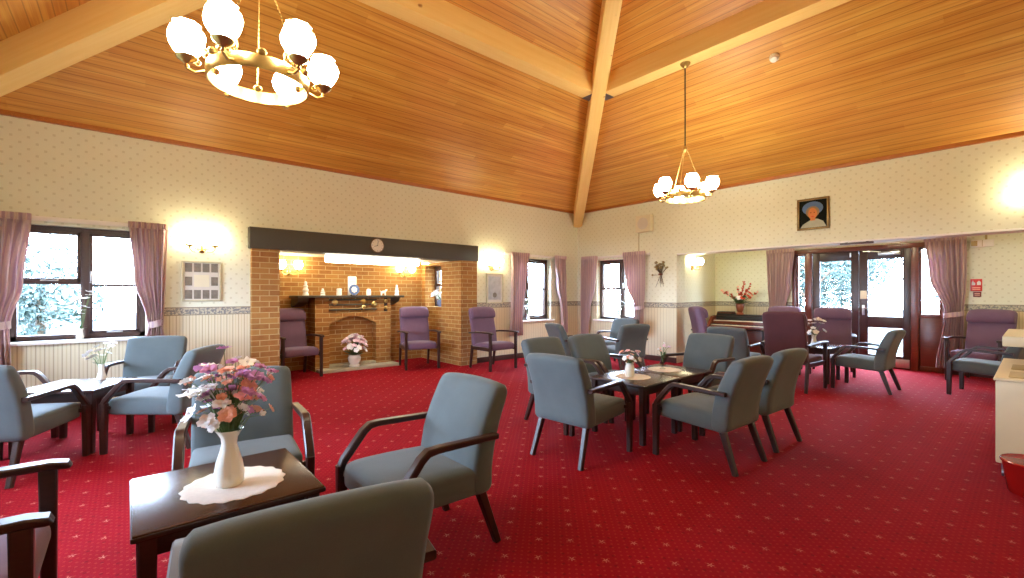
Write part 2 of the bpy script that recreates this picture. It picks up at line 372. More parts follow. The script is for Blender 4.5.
# body with arched blind opening: front ring + recessed panel  (local: +x to the room)
def body():
    m = MB(); y0, y1, z1 = -.67, .67, 1.235; a0, a1, sp, cr = -.44, .39, .775, .91
    N = 14; arch = [(a0, 0.09)]+[(a0, sp)]
    for i in range(1, N):
        t = i/N; arch.append((a0+(a1-a0)*t, sp+(cr-sp)*math.sin(PI*t)))
    arch += [(a1, sp), (a1, 0.09)]
    xf, xb, xr = .20, -.2, .05
    # piers, head over the arch, infill
    m.box((xb, y0, 0), (xf, a0, z1)); m.box((xb, a1, 0), (xf, y1, z1)); m.box((xb, a0, 0), (xr, a1, z1-.01))
    top = [(xf, y, z) for y, z in arch[1:-1]]
    poly = [(xf, a0, z1)]+top+[(xf, a1, z1)]
    for i in range(len(top)-1):
        p, q = top[i], top[i+1]
        m.add([(xf, p[1], p[2]), (xf, q[1], q[2]), (xf, q[1], z1), (xf, p[1], z1), (xr, p[1], p[2]), (xr, q[1], q[2])], [(0, 1, 2, 3), (0, 4, 5, 1)])
    m.add([(xr, a0, z1), (xf, a0, z1), (xf, a1, z1), (xr, a1, z1)], [(0, 1, 2, 3)])
    return m
body().build('brick_surround', 'brick', g, 20)
MB().box((-.2, -.97, 1.235), (.30, .90, 1.275), .006).build('mantel_shelf', 'lintel', g)
for y in (-.86, .76):
    m = MB(); m.prism([(-.2, y-.08, 1.235), (.24, y-.08, 1.235), (.20, y-.08, 1.17), (-.02, y-.08, 1.10), (-.2, y-.08, 1.08)], (0, .16, 0), 'y'); m.build('corbel', 'lintel', g)
MB().box((.2, -.66, 0), (.46, .72, .05), .006).build('hearth_slab', 'stone', g)
MB().box((.05, -.44, .05), (.2, .39, .09), .004).build('hearth_step', 'stone', g)
# voussoirs over the arch
N = 16
for i in range(N):
    t0, t1 = (i+.06)/N, (i+.94)/N
    f = lambda t, o: (.204, -.44+.83*t+o*.5*(t-.5), .775+.135*math.sin(PI*t)+o*(.9 if True else 0))
    m = MB(); m.prism([f(t0, .006), f(t1, .006), f(t1, .1), f(t0, .1)], (.006, 0, 0), 'x'); m.build('arch_brick', 'brick', g, 0)
# rack with brass ornaments on the breast
rk = thing('poker_rack', 'dark wooden rack of three rails with brass ornaments on the fireplace front', 'rack', (-.94, -4.83, 1.115))
for z in (-.085, 0, .085): MB().box((-.0, -.42, z-.012), (.025, .42, z+.012), .004).build('rail', 'lintel', rk)
for y, z, r in ((-.33, .045, .05), (.17, .05, .05), (.17, -.05, .04), (.36, .0, .05)):
    m = MB(); m.lathe([(.001, 0), (r, 0), (r, .006), (r*.7, .014), (r*.3, .012), (.001, .018)], 16, (.026, y, z), .06, 6, Matrix.Rotation(PI/2, 3, 'Y')); m.build('brass_disc', 'brass', rk)
hb = thing('horse_brass_strap', 'black leather strap with two horse brasses at the right of the fireplace breast', 'ornament', (-.945, -4.23, 1.11))
MB().box((0, -.03, -.12), (.008, .03, .12), .003).build('strap', 'black', hb)
for z in (-.06, .06):
    m = MB(); m.lathe([(.001, 0), (.038, 0), (.036, .006), (.012, .01), (.001, .01)], 14, (.009, 0, z), .08, 5, Matrix.Rotation(PI/2, 3, 'Y')); m.build('brass_disc', 'brass', hb)
# mantel ornaments
def figurine(h, r): 
    return [(.001, 0), (r, 0), (r, h*.08), (r*.75, h*.2), (r*.95, h*.38), (r*.6, h*.55), (r*.75, h*.66), (r*.4, h*.76), (r*.5, h*.86), (r*.42, h*.95), (.001, h)]
def onmantel(px_y, name, prof, label, mat='ceramic', cat='figurine', x=-.88, n=16, fl=0, k=6):
    m = MB(); m.lathe(prof, n, (0, 0, 0), fl, k); o = m.build(name, mat); o.location = (x, px_y, 1.275); return tag(o, label, cat, 'ornaments on the mantel shelf')
onmantel(-5.64, 'figurine', figurine(.235, .05), 'tall white china figurine at the left end of the mantel')
onmantel(-5.37, 'figurine', figurine(.12, .04), 'small white china figurine, second from the left on the mantel')
onmantel(-5.10, 'figurine', [(.001, 0), (.042, 0), (.045, .03), (.04, .08), (.046, .11), (.03, .12), (.001, .118)], 'squat white china pot, third from the left on the mantel', cat='pot')
onmantel(-4.58, 'figurine', [(.001, 0), (.04, 0), (.043, .05), (.036, .1), (.03, .115), (.001, .115)], 'small white china jar just right of the blue plate on the mantel', cat='jar')
onmantel(-4.04, 'figurine', figurine(.20, .042), 'tall pink and white figurine at the right end of the mantel')
dog = thing('china_dog', 'small white china dog between the jar and the right figurine on the mantel', 'figurine', (-.88, -4.30, 1.275), 80, 'ornaments on the mantel shelf')
m = MB(); m.tube([(-.045, 0, .05), (-.01, 0, .06), (.035, 0, .062)], [.02, .026, .022], 10); m.tube([(.03, 0, .065), (.05, 0, .10), (.07, 0, .10)], [.016, .02, .008], 8)
for x in (-.04, .03):
    for y in (-.014, .014): m.tube([(x, y, .05), (x, y, 0)], [.01, .008], 6)
m.tube([(-.05, 0, .06), (-.065, 0, .09)], [.008, .004], 6); m.build('body', 'ceramic', dog)
cd = thing('greeting_card', 'tall white card propped behind the blue plate on the mantel', 'card', (-.93, -4.86, 1.275))
MB().box((0, -.075, 0), (.006, .075, .33), .002).build('card', 'ceramic', cd); MB().box((.006, -.05, .22), (.008, .05, .30), .0).build('print', 'paleprint', cd, 0)
pl = thing('china_plate', 'round blue and white plate standing at the middle of the mantel', 'plate', (-.84, -4.86, 1.275), 0, 'ornaments on the mantel shelf')
m = MB(); m.lathe([(.001, 0), (.085, .004), (.092, .012), (.085, .012), (.055, .008), (.001, .008)], 24, (0, 0, .10), 0, 6, Matrix.Rotation(PI/2, 3, 'Y')); m.build('plate_rim', 'delft', pl)
m = MB(); m.lathe([(.001, 0), (.05, 0), (.045, .004), (.001, .004)], 20, (.012, 0, .10), .1, 7, Matrix.Rotation(PI/2, 3, 'Y')); m.build('plate_centre', 'ceramic', pl)
m = MB(); m.sweep([(-.03, -.05, .004), (.02, -.05, .004), (.03, -.05, .03)], (.008, .008)); m.sweep([(-.03, .05, .004), (.02, .05, .004), (.03, .05, .03)], (.008, .008)); m.sweep([(-.03, -.05, .006), (-.03, .05, .006)], (.008, .008), (1, 0, 0)); m.build('stand', 'lintel', pl)
# clock on the lintel
ck = thing('wall_clock', 'round pale clock fixed to the dark lintel beam', 'clock', (.112, -4.865, 2.06))
rot = Matrix.Rotation(PI/2, 3, 'Y')
m = MB(); m.lathe([(.001, 0), (.112, 0), (.115, .012), (.108, .026), (.098, .022)], 32, (0, 0, 0), 0, 8, rot); m.build('case', 'gilt', ck)
m = MB(); m.lathe([(.001, .012), (.1, .012), (.1, .024), (.001, .024)], 32, (0, 0, 0), 0, 8, rot); m.build('dial', 'plaster', ck)
for a, l in ((200, .055), (80, .08)):
    m = MB(); d = Vector((0, math.cos(R(a)), math.sin(R(a)))); m.sweep([Vector((.026, 0, 0))-d*.01, Vector((.026, 0, 0))+d*l], (.006, .002), (0, -d.z, d.y)); m.build('hand', 'black', ck)
for k in range(12):
    a = R(30*k); d = Vector((0, math.cos(a), math.sin(a))); m = MB(); m.sweep([Vector((.0245, 0, 0))+d*.078, Vector((.0245, 0, 0))+d*.092], (.005, .002), (0, -d.z, d.y)); m.build('hour_mark', 'black', ck)
# fluorescent fitting behind the lintel
ft = thing('strip_light', 'long lit fluorescent strip light under the inglenook ceiling', 'light', (-.36, -4.69, 1.956))
MB().box((-.05, -.80, -.045), (.05, .80, 0), .006).build('housing', 'white', ft)
m = MB(); m.lathe([(.02, -.80), (.06, -.80), (.062, -.78), (.062, .78), (.06, .80), (.02, .80)], 16, (0, 0, -.1), 0, 8, Matrix.Rotation(PI/2, 3, 'X')); m.build('diffuser', 'tube', ft)

# ------------------------------------------------------------------ windows
def window(idx, axis, c, inn, u0, u1, z0, z1, mull, trans, ft=.05):
    """frame in a wall opening. c = frame centre plane, inn = +1/-1 room direction. trans = list of (ua, ub, z)"""
    P = (lambda u, z, d: (c+inn*d, u, z)) if axis == 'X' else (lambda u, z, d: (u, c+inn*d, z))
    def bx(m, ua, ub, za, zb, da, db, b=.005):
        p, q = P(ua, za, da), P(ub, zb, db)
        m.box(tuple(min(x, y) for x, y in zip(p, q)), tuple(max(x, y) for x, y in zip(p, q)), b)
    m = MB(); t = .055
    bx(m, u0, u0+t, z0, z1, -.04, .04); bx(m, u1-t, u1, z0, z1, -.04, .04); bx(m, u0, u1, z0, z0+t, -.04, .04); bx(m, u0, u1, z1-t, z1, -.04, .04)
    for u in mull: bx(m, u-.035, u+.035, z0, z1, -.04, .042)
    fr = struct(m.build('window_%d' % idx, 'winframe'))
    edges = [u0+t]+[e for u in mull for e in (u-.035, u+.035)]+[u1-t]
    for i in range(0, len(edges), 2):
        a, b = edges[i], edges[i+1]; zt = [z for k, z, th in trans if k == i//2]
        levels = [z0+t]+zt+[z1-t]
        for k, z, th in trans:
            if k == i//2: m = MB(); bx(m, a, b, z-th/2, z+th/2, -.03, .04); m.build('transom', 'winframe', fr)
        m = MB(); bx(m, a, b, z0+t, z1-t, -.004, .004, 0); m.build('glass_pane', 'glass', fr, 0)
        # casement sash
        sa, sb, sz0, sz1 = (a, b, levels[1], z1-t) if zt and i == 0 else (a, b, z0+t, z1-t)
        m = MB(); s_ = .03
        for (p, q, r_, w_) in ((sa, sa+s_, sz0, sz1), (sb-s_, sb, sz0, sz1), (sa, sb, sz0, sz0+s_), (sa, sb, sz1-s_, sz1)): bx(m, p, q, r_, w_, -.02, .052, .004)
        m.build('sash', 'winframe', fr)
        m = MB(); um = (sa+sb)/2; bx(m, um-.07, um+.07, sz0+.002, sz0+.016, .052, .066, .003); m.build('stay', 'aluminium', fr)
    if mull:
        m = MB(); u = mull[0]+.045; bx(m, u, u+.02, (z0+z1)/2+.02, (z0+z1)/2+.14, .052, .075, .004); m.build('window_handle', 'aluminium', fr)
    return fr
def board(name, mat, axis, c, inn, u0, u1, z0, z1, d0, d1, bev=.006):
    P = (lambda u, z, d: (c+inn*d, u, z)) if axis == 'X' else (lambda u, z, d: (u, c+inn*d, z))
    p, q = P(u0, z0, d0), P(u1, z1, d1)
    m = MB(); m.box(tuple(min(x, y) for x, y in zip(p, q)), tuple(max(x, y) for x, y in zip(p, q)), bev); return m.build(name, mat)
w1 = window(1, 'X', -.16, 1, -8.78, -7.68, .80, 2.04, [-8.205], [(0, 1.44, .07), (1, 1.40, .028)])
w2 = window(2, 'X', -.16, 1, -1.96, -.86, .76, 2.04, [-1.49], [(0, 1.41, .035), (1, 1.41, .035)])
w3 = window(3, 'Y', .16, -1, .56, 1.70, .75, 2.03, [1.13], [(0, 1.41, .035), (1, 1.41, .035)])
w4 = window(4, 'Y', -3.0, -1, -1.20, -.59, 1.05, 1.86, [], [(0, 1.48, .05)])
w7 = window(7, 'Y', -W-.16, 1, 1.0, 2.3, .90, 2.05, [1.65], [(0, 1.5, .05), (1, 1.5, .03)])  # unseen near-wall windows, added for blue daylight on the left chairs
w8 = window(8, 'Y', -W-.16, 1, 3.0, 4.3, .90, 2.05, [3.65], [(0, 1.5, .05), (1, 1.5, .03)])
struct(board('trim_6', 'white', 'X', 0, 1, -8.86, -7.60, .765, .80, -.12, .06))
struct(board('trim_7', 'white', 'X', 0, 1, -2.0, -.80, .725, .76, -.12, .06))
struct(board('trim_8', 'white', 'Y', 0, -1, .50, 1.76, .715, .75, -.12, .06))
def rail(label, axis, inn, u0, u1, z, c=0):
    r_ = board('curtain_rail', 'white', axis, c, inn, u0, u1, z, z+.05, .02, .038, .006); tag(r_, label, 'curtain rail', 'white curtain rails')
    for u in (u0+.12, (u0+u1)/2, u1-.12):
        k = board('rail_bracket', 'white', axis, c, inn, u-.012, u+.012, z+.005, z+.045, 0, .032, .002); k.parent = r_
rail('white curtain rail over the big window left of the fireplace', 'X', 1, -8.95, -7.46, 2.07)
rail('white curtain rail over the window between fireplace and corner', 'X', 1, -2.20, -.62, 2.07)
rail('white curtain rail over the window just right of the corner', 'Y', -1, .14, 1.90, 2.07)
rail('white curtain rail above the garden doors', 'Y', -1, 3.20, 6.18, 2.19, 2.3)

def curtain(label, axis, c, inn, prof, pleats, amp=.034, tie=None):
    """prof: list of (z, uL, uR) from top to bottom"""
    P = (lambda u, z, d: (c+inn*d, u, z)) if axis == 'X' else (lambda u, z, d: (u, c+inn*d, z))
    th = thing('curtain', label, 'curtain', P((prof[0][1]+prof[0][2])/2, prof[-1][0], .1), 0, 'mauve curtains')
    ox, oy, oz = th.location
    def edges(z):
        for (za, la, ra), (zb, lb, rb) in zip(prof, prof[1:]):
            if za >= z >= zb:
                t = (za-z)/(za-zb); t = t*t*(3-2*t); return la+(lb-la)*t, ra+(rb-ra)*t
        return prof[-1][1:]
    nv, nu = 40, pleats*8; m = MB(); vs = []; fs = []
    zt, zb = prof[0][0], prof[-1][0]
    for i in range(nv+1):
        z = zt+(zb-zt)*i/nv; l, r_ = edges(z); tt = i/nv
        for j in range(nu+1):
            s = j/nu; ph = 2*PI*pleats*s
            a = amp*(.55+.6*min(1, tt*4))*(1+.35*math.sin(3.1*s*pleats+1.7))*math.sin(ph+.5*math.sin(2.2*tt+s*5))
            d = .108+a+(.012*math.sin(ph*2) if i < 3 else 0)
            if tie: d += .02*math.exp(-((z-tie)/.12)**2)
            x, y, zz = P(l+(r_-l)*s+.008*math.cos(ph), z, d); vs.append((x-ox, y-oy, zz-oz))
    for i in range(nv):
        for j in range(nu): fs.append((i*(nu+1)+j, i*(nu+1)+j+1, (i+1)*(nu+1)+j+1, (i+1)*(nu+1)+j))
    m.add(vs, fs); o = m.build('drape', 'curtain', th, 60)
    so = o.modifiers.new('thickness', 'SOLIDIFY'); so.thickness = .005
    l, r_ = edges(zt); m = MB(); p = P(l, zt-.06, .06); q = P(r_, zt+.005, .135)
    pts = []
    for k in range(pleats*4+1):
        s = k/(pleats*4); pts.append(Vector(P(l+(r_-l)*s, zt-.035, .12+.012*(k % 2)))-Vector((ox, oy, oz)))
    m.sweep(pts, (.07, .014), (0, 0, 1)); m.build('header_tape', 'curtain', o)
    if tie:
        l, r_ = edges(tie); N = 20; pts = []
        for k in range(N+1):
            a = 2*PI*k/N; u = (l+r_)/2+(r_-l)/2*1.08*math.cos(a); d = .112+.075*math.sin(a)
            pts.append(Vector(P(u, tie+.02*math.cos(a), d))-Vector((ox, oy, oz)))
        m = MB(); m.sweep(pts, (.075, .008), (0, 0, 1)); m.build('tieback', 'curtain', th)
    return th
curtain('mauve curtain at the left frame edge, beside the big left window', 'X', 0, 1, [(2.13, -9.02, -8.60), (1.4, -9.02, -8.66), (1.0, -8.98, -8.74), (.95, -8.98, -8.75), (.58, -9.0, -8.74)], 7, tie=.97)
curtain('mauve curtain on the right of the big left window, near the photo collage', 'X', 0, 1, [(2.13, -7.83, -7.48), (1.5, -7.79, -7.50), (1.0, -7.68, -7.52), (.94, -7.66, -7.53), (.74, -7.70, -7.51)], 7, tie=.95)
curtain('mauve curtain hanging beside the purple chair right of the fireplace', 'X', 0, 1, [(2.13, -2.09, -1.60), (1.5, -2.09, -1.70), (.9, -2.09, -1.80), (.47, -2.14, -1.78)], 7)
curtain('narrow mauve curtain left of the room corner', 'X', 0, 1, [(2.13, -.87, -.50), (1.5, -.80, -.48), (.95, -.66, -.47), (.45, -.62, -.46)], 6)
curtain('narrow mauve curtain right of the room corner', 'Y', 0, -1, [(2.13, .22, .64), (1.5, .22, .57), (.95, .22, .44), (.40, .22, .40)], 6)
curtain('tied mauve curtain beside the dried flower spray', 'Y', 0, -1, [(2.15, 1.33, 1.84), (1.5, 1.43, 1.83), (1.05, 1.62, 1.81), (1.0, 1.63, 1.81), (.58, 1.59, 1.79)], 7, tie=1.02)
curtain('mauve curtain left of the garden doors behind the high-back chairs', 'Y', 2.3, -1, [(2.2, 3.22, 3.72), (1.5, 3.25, 3.66), (1.0, 3.28, 3.56), (.1, 3.28, 3.6)], 8, tie=.95)
curtain('large tied mauve curtain right of the garden doors', 'Y', 2.3, -1, [(2.23, 5.64, 6.13), (1.6, 5.70, 6.13), (1.02, 5.88, 6.10), (.95, 5.88, 6.10), (.10, 5.78, 6.08)], 8, tie=.97)

# ------------------------------------------------------------------ garden doors
def frame_boxes(m, lst):
    for (x0, x1, z0, z1, y0, y1) in lst: m.box((x0, y0, z0), (x1, y1, z1), .005)
m = MB(); frame_boxes(m, [(3.66, 3.73, 0, 2.17, 2.30, 2.40), (5.84, 5.90, 0, 2.17, 2.30, 2.40), (3.66, 5.90, 2.09, 2.17, 2.29, 2.40), (3.90, 4.0, 0, 2.10, 2.29, 2.40), (5.46, 5.56, 0, 2.10, 2.29, 2.40)])
struct(m.build('trim_9', 'doorwood'))
def leaf(n, x0, x1, glass):
    m = MB(); y0, y1 = 2.32, 2.37; zs = [g_[2] for g_ in glass]+[g_[3] for g_ in glass]
    gx0, gx1 = glass[0][0], glass[0][1]
    L = [(x0, gx0, .0, 2.09), (gx1, x1, .0, 2.09)]; lev = [0]+[z for g_ in sorted(glass, key=lambda q: q[2]) for z in (g_[2], g_[3])]+[2.09]
    for i in range(0, len(lev), 2): L.append((gx0, gx1, lev[i], lev[i+1]))
    frame_boxes(m, [(a, b, c, d, y0, y1) for a, b, c, d in L])
    o = struct(m.build('door_%d' % n, 'leafwood'))
    for g_ in glass: MB().box((g_[0], 2.341, g_[2]), (g_[1], 2.347, g_[3])).build('glass_pane', 'glass', o, 0)
    return o
d1 = leaf(1, 4.005, 4.735, [(4.13, 4.62, .22, .70), (4.13, 4.62, .90, 1.92)])
d2 = leaf(2, 4.740, 5.455, [(4.87, 5.35, .22, .70), (4.87, 5.35, .90, 1.92)])
for o, x0, x1 in ((d1, 4.02, 4.72), (d2, 4.76, 5.44)): MB().box((x0, 2.312, .02), (x1, 2.322, .17), .002).build('kick_plate', 'aluminium', o)
m = MB(); m.box((4.785, 2.308, .92), (4.825, 2.322, 1.10), .004); m.build('handle_plate', 'aluminium', d2)
m = MB(); m.tube([(4.805, 2.31, 1.04), (4.805, 2.265, 1.04), (4.83, 2.26, 1.04), (4.92, 2.262, 1.035)], .009, 8); m.build('door_handle', 'aluminium', d2)
m = MB(); m.box((4.76, 2.309, 1.21), (4.855, 2.321, 1.36), .003); m.build('notice', 'plastic', d2)
MB().box((5.02, 2.268, 1.985), (5.32, 2.322, 2.045), .008).build('door_closer', 'aluminium', d2)
m = MB(); m.sweep([(5.06, 2.285, 2.05), (4.92, 2.25, 2.06), (4.80, 2.30, 2.07)], (.018, .006), (0, 0, 1)); m.build('closer_arm', 'aluminium', d2)
MB().box((4.60, 2.306, 1.98), (4.625, 2.322, 2.06), .003).build('bolt', 'aluminium', d1)
for n, x0, x1 in ((5, 3.73, 3.90), (6, 5.56, 5.84)):
    m = MB(); frame_boxes(m, [(x0, x0+.03, .92, 2.09, 2.33, 2.38), (x1-.03, x1, .92, 2.09, 2.33, 2.38), (x0, x1, .90, .96, 2.32, 2.38), (x0, x1, 2.05, 2.09, 2.33, 2.38), (x0, x1, .0, .08, 2.32, 2.38), (x0, x1, .08, .90, 2.345, 2.37)])
    o = struct(m.build('window_%d' % n, 'doorwood')); MB().box((x0+.03, 2.35, .96), (x1-.03, 2.356, 2.05)).build('glass_pane', 'glass', o, 0)
em = thing('emergency_light', 'slim dark fitting hung under the white bulkhead edge above the doors', 'light', (5.20, -.02, 2.036))
MB().box((-.19, -.03, -.034), (.19, .03, -.006), .006).build('casing', 'winframe', em)
for x in (-.12, .12): MB().box((x-.015, -.012, -.008), (x+.015, .012, .0), .001).build('clip', 'winframe', em)
bx_ = thing('emergency_lamp', 'white emergency lamp box on the wall right of the curtain', 'light', (6.30, 2.30, 2.09))
MB().box((-.125, -.055, -.055), (.125, 0, .055), .01).build('casing', 'white', bx_); MB().box((-.12, -.062, -.04), (-.05, -.05, .04), .004).build('end_panel', 'creamdark', bx_); MB().box((.0, -.06, -.05), (.006, -.05, .05), .001).build('seam', 'creamdark', bx_)
MB().box((.03, -.02, .055), (.055, 0, .33), .003).build('conduit', 'creamdark', bx_)
fs_ = thing('fire_notice', 'red fire instruction sign with white symbols, right of the door curtain', 'sign', (6.235, 2.30, 1.44))
MB().box((-.065, -.006, -.095), (.065, 0, .095), .002).build('sign_plate', 'signred', fs_)
m = MB(); m.prism([(-.05, -.0075, .0), (-.05, -.0075, .04), (-.035, -.0075, .075), (-.03, -.0075, .05), (-.012, -.0075, .035), (-.012, -.0075, .0)], (0, .002, 0), 'y'); m.build('symbol', 'white', fs_, 0)
m = MB(); m.prism([(.008, -.0075, .0), (.008, -.0075, .045), (.03, -.0075, .07), (.05, -.0075, .045), (.05, -.0075, .0)], (0, .002, 0), 'y'); m.build('symbol', 'white', fs_, 0)
for z in (-.04, -.065): MB().box((-.045, -.0075, z-.006), (.045, -.0055, z+.006)).build('symbol', 'petal_peach', fs_, 0)
f2 = thing('small_sign', 'small dark red sign right below the red fire sign', 'sign', (6.245, 2.30, 1.295))
MB().box((-.045, -.006, -.042), (.045, 0, .042), .002).build('sign_plate', 'signdark', f2)
for z in (.014, -.012): MB().box((-.03, -.0075, z-.005), (.03, -.0055, z+.005)).build('symbol', 'petal_peach', f2, 0)

# ------------------------------------------------------------------ wall lights and chandeliers
def shade_prof(s=1.0):
    return [(.012*s, 0), (.035*s, .006*s), (.062*s, .035*s), (.083*s, .075*s), (.09*s, .11*s), (.08*s, .145*s), (.062*s, .168*s), (.068*s, .182*s), (.058*s, .18*s), (.02*s, .172*s)]
SHADE = MB().lathe(shade_prof(.93), 24, (0, 0, 0), .05, 8).mesh('shade', 60)
WSHADE = MB().lathe(shade_prof(1.0), 24, (0, 0, 0), .05, 8).mesh('shade', 60)
CUP = MB().lathe([(.004, -.05), (.012, -.045), (.008, -.03), (.02, -.02), (.045, -.004), (.05, .008), (.03, .004)], 16).mesh('cup', 40)
def scroll(m, o, d, s, r=.006):
    # C scroll in the vertical plane through direction d
    pts = []
    for k in range(22):
        a = 2*PI*1.35*k/21; q = s*(1-.72*k/21); pts.append(Vector(o)+Vector(d)*(q*math.cos(a))+Vector((0, 0, q*math.sin(a))))
    m.tube(pts, r, 6)
def wall_light(label, loc, yaw, spread=.13, sc=1.0):
    """local +x away from wall"""
    t = thing('wall_light', label, 'wall light', loc, yaw, 'brass wall lights')
    rot = Matrix.Rotation(PI/2, 3, 'Y')
    m = MB(); m.lathe([(.001, 0), (.045, 0), (.045, .008), (.03, .02), (.012, .03), (.001, .032)], 18, (0, 0, 0), 0, 8, rot); m.build('backplate', 'brass', t)
    m = MB(); m.lathe([(.004, 0), (.012, .02), (.006, .05), (.01, .07), (.003, .11)], 10, (.035, 0, .0)); m.build('finial', 'brass', t)
    for s in (-1, 1):
        m = MB(); y = s*spread
        m.tube([(.02, 0, 0), (.06, y*.4, -.035), (.09, y*.8, -.03), (.095, y, .0)], .007, 8); scroll(m, (.075, y*.45, .012), (0, s, 0), .026, .004); a_ = m.build('arm', 'brass', t)
        c = link('cup', CUP, 'brass', a_); c.location = (.095, y, .045); c.scale = (sc*.9,)*3
        q = link('shade', WSHADE, 'wshade', a_); q.location = (.095, y, .05); q.scale = (sc*.82,)*3
    return t
wall_light('lit brass wall light with two glass shades above the photo collage', (0, -7.13, 1.86), 0)
wall_light('lit brass wall light with two shades above the tall print', (0, -2.50, 1.79), 0)
wall_light('lit brass wall light inside the inglenook behind the left brick pier', (-1.35, -5.78, 1.66), 0)
wall_light('lit brass wall light inside the inglenook at the right, over a purple chair', (-1.35, -3.66, 1.67), 0)
wall_light('lit brass wall light on the recess side wall near the flower vase', (2.33, .80, 1.82), -8.6)
wall_light('added lit brass fill light on the recess back wall beyond the right frame edge', (7.7, 2.3, 1.80), -90)  # out of view, added to brighten the recess walls
wall_light('unseen lit brass fill light added on the wall facing the fireplace, left one', (W, -7.4, 1.85), 180)  # wall lights behind the camera, added to warm the dark chair backs
wall_light('unseen lit brass fill light added on the wall facing the fireplace, middle one', (W, -4.6, 1.85), 180)
wall_light('unseen lit brass fill light added on the wall facing the fireplace, right one', (W, -1.8, 1.85), 180)
wall_light('lit brass wall light high on the right wall at the right frame edge', (6.97, 0, 2.33), -90, .15, 1.2)

def chandelier(label, x, y, zr, ztop, rot):
    t = thing('chandelier', label, 'chandelier', (x, y, zr), rot, 'brass chandeliers')
    RR = .245
    m = MB(); N = 48
    rings = []
    for j in range(N):
        a = 2*PI*j/N; c, s = math.cos(a), math.sin(a)
        rings.append([Vector((r_*c, r_*s, z)) for r_, z in ((RR-.004, -.035), (RR+.004, -.035), (RR+.009, -.02), (RR+.006, 0), (RR+.009, .02), (RR+.004, .035), (RR-.004, .035), (RR-.004, 0))])
    rings.append(rings[0]); m.loft(rings, cap=False); m.build('ring', 'brass', t)
    for k in range(6):
        a = 2*PI*k/6; c, s = math.cos(a), math.sin(a); d = Vector((c, s, 0))
        m = MB(); m.tube([d*RR+Vector((0, 0, -.01)), d*(RR+.05)+Vector((0, 0, -.03)), d*(RR+.085)+Vector((0, 0, -.015)), d*(RR+.085)+Vector((0, 0, .0))], .008, 8)
        scroll(m, d*(RR-.005)+Vector((0, 0, .075)), d, .036, .005); scroll(m, d*(RR+.04)+Vector((0, 0, .02)), d, .02, .004)
        a_ = m.build('arm', 'brass', t)
        q = link('cup', CUP, 'brass', a_); q.location = d*(RR+.085)+Vector((0, 0, .035))
        q = link('shade', SHADE, 'shade', a_); q.location = d*(RR+.085)+Vector((0, 0, .04))
        a2 = a+PI/6; m = MB(); m.lathe([(.001, -.022), (.02, -.012), (.026, 0), (.02, .012), (.001, .022)], 12, (RR*math.cos(a2), RR*math.sin(a2), .05)); m.build('boss', 'brass', t)
    hub = .62
    for k in range(3):
        a = 2*PI*(k+.25)/3; p = Vector((RR*math.cos(a), RR*math.sin(a), .03)); q = Vector((.02*math.cos(a), .02*math.sin(a), hub)); m = MB()
        L = (q-p).length; nlk = int(L/.022); t_ = (q-p).normalized()
        m.tube([p, q], .0025, 6)
        for i in range(nlk):
            c = p+t_*(i+.5)*.022; m.tube([c-t_*.007, c+t_*.007], .0052, 5)
        m.build('chain', 'brass', t)
    m = MB(); m.lathe([(.004, -.05), (.02, -.02), (.03, 0), (.018, .03), (.006, .05)], 12, (0, 0, hub)); m.build('hub', 'brass', t)
    m = MB(); m.tube([(0, 0, hub+.04), (0, 0, ztop-zr-.03)], .009, 8); m.build('suspension_rod', 'lintel', t)
    m = MB(); m.lathe([(.004, -.07), (.03, -.06), (.06, -.02), (.065, -.004), (.02, .0)], 16, (0, 0, ztop-zr)); m.build('ceiling_rose', 'brass', t)
chandelier('large brass chandelier with six lit glass shades near the camera', 4.03, -7.28, 2.49, H+SN*(W-7.28)+.02, 21)
chandelier('brass chandelier with six lit shades hanging far off before the right wall', 3.88, -2.335, 2.56, RZ, 12)

for k, x in enumerate((3.5, 5.3, 7.2)):  # unseen fill lights, added to brighten the door curtains and the carpet
    cl = thing('recess_fill_light', 'unseen round opal fill light added to the recess, %s' % ('above the organ', 'in front of the garden doors', 'over the tied curtain chair')[k], 'ceiling light', (x, 1.25, 2.42), 0, 'added opal fill lights in the recess')
    m = MB(); m.lathe([(.001, 0), (.15, 0), (.15, -.025), (.14, -.03), (.001, -.03)], 28); m.build('base', 'white', cl)
    m = MB(); m.lathe([(.135, -.03), (.13, -.055), (.09, -.078), (.001, -.085), (.001, -.03)], 28); m.build('diffuser', 'wshade', cl)
# ------------------------------------------------------------------ chairs
def profile_loft(prof, ys, shape=None):
    """closed side profile (x, z) lofted across y. ys = list of (y, inset)"""
    n = len(prof); P = [Vector((p[0], p[1])) for p in prof]
    area = sum(P[i].x*P[(i+1) % n].y-P[(i+1) % n].x*P[i].y for i in range(n)); sg = 1 if area > 0 else -1
    nr = []
    for i in range(n):
        e = (P[(i+1) % n]-P[i-1]); nr.append(Vector((-e.y, e.x)).normalized()*sg)
    rings = []
    for y, ins in ys:
        ring = []
        for i in range(n):
            q = P[i]+nr[i]*ins; v = Vector((q.x, y, q.y))
            if shape: v = shape(v)
            ring.append(v)
        rings.append(ring)
    return rings
def smoothloop(pts, it=2):
    for _ in range(it):
        out = []
        for i in range(len(pts)):
            a, b = pts[i], pts[(i+1) % len(pts)]
            out += [(a[0]*.75+b[0]*.25, a[1]*.75+b[1]*.25), (a[0]*.25+b[0]*.75, a[1]*.25+b[1]*.75)]
        pts = out
    return pts
def ysect(w, r):
    out = [(-w, r), (-w+.25*r, .38*r), (-w+.9*r, 0)]
    k = 8
    for i in range(1, k): out.append((-w+.9*r+(2*w-1.8*r)*i/k, 0))
    return out+[(w-.9*r, 0), (w-.25*r, .38*r), (w, r)]

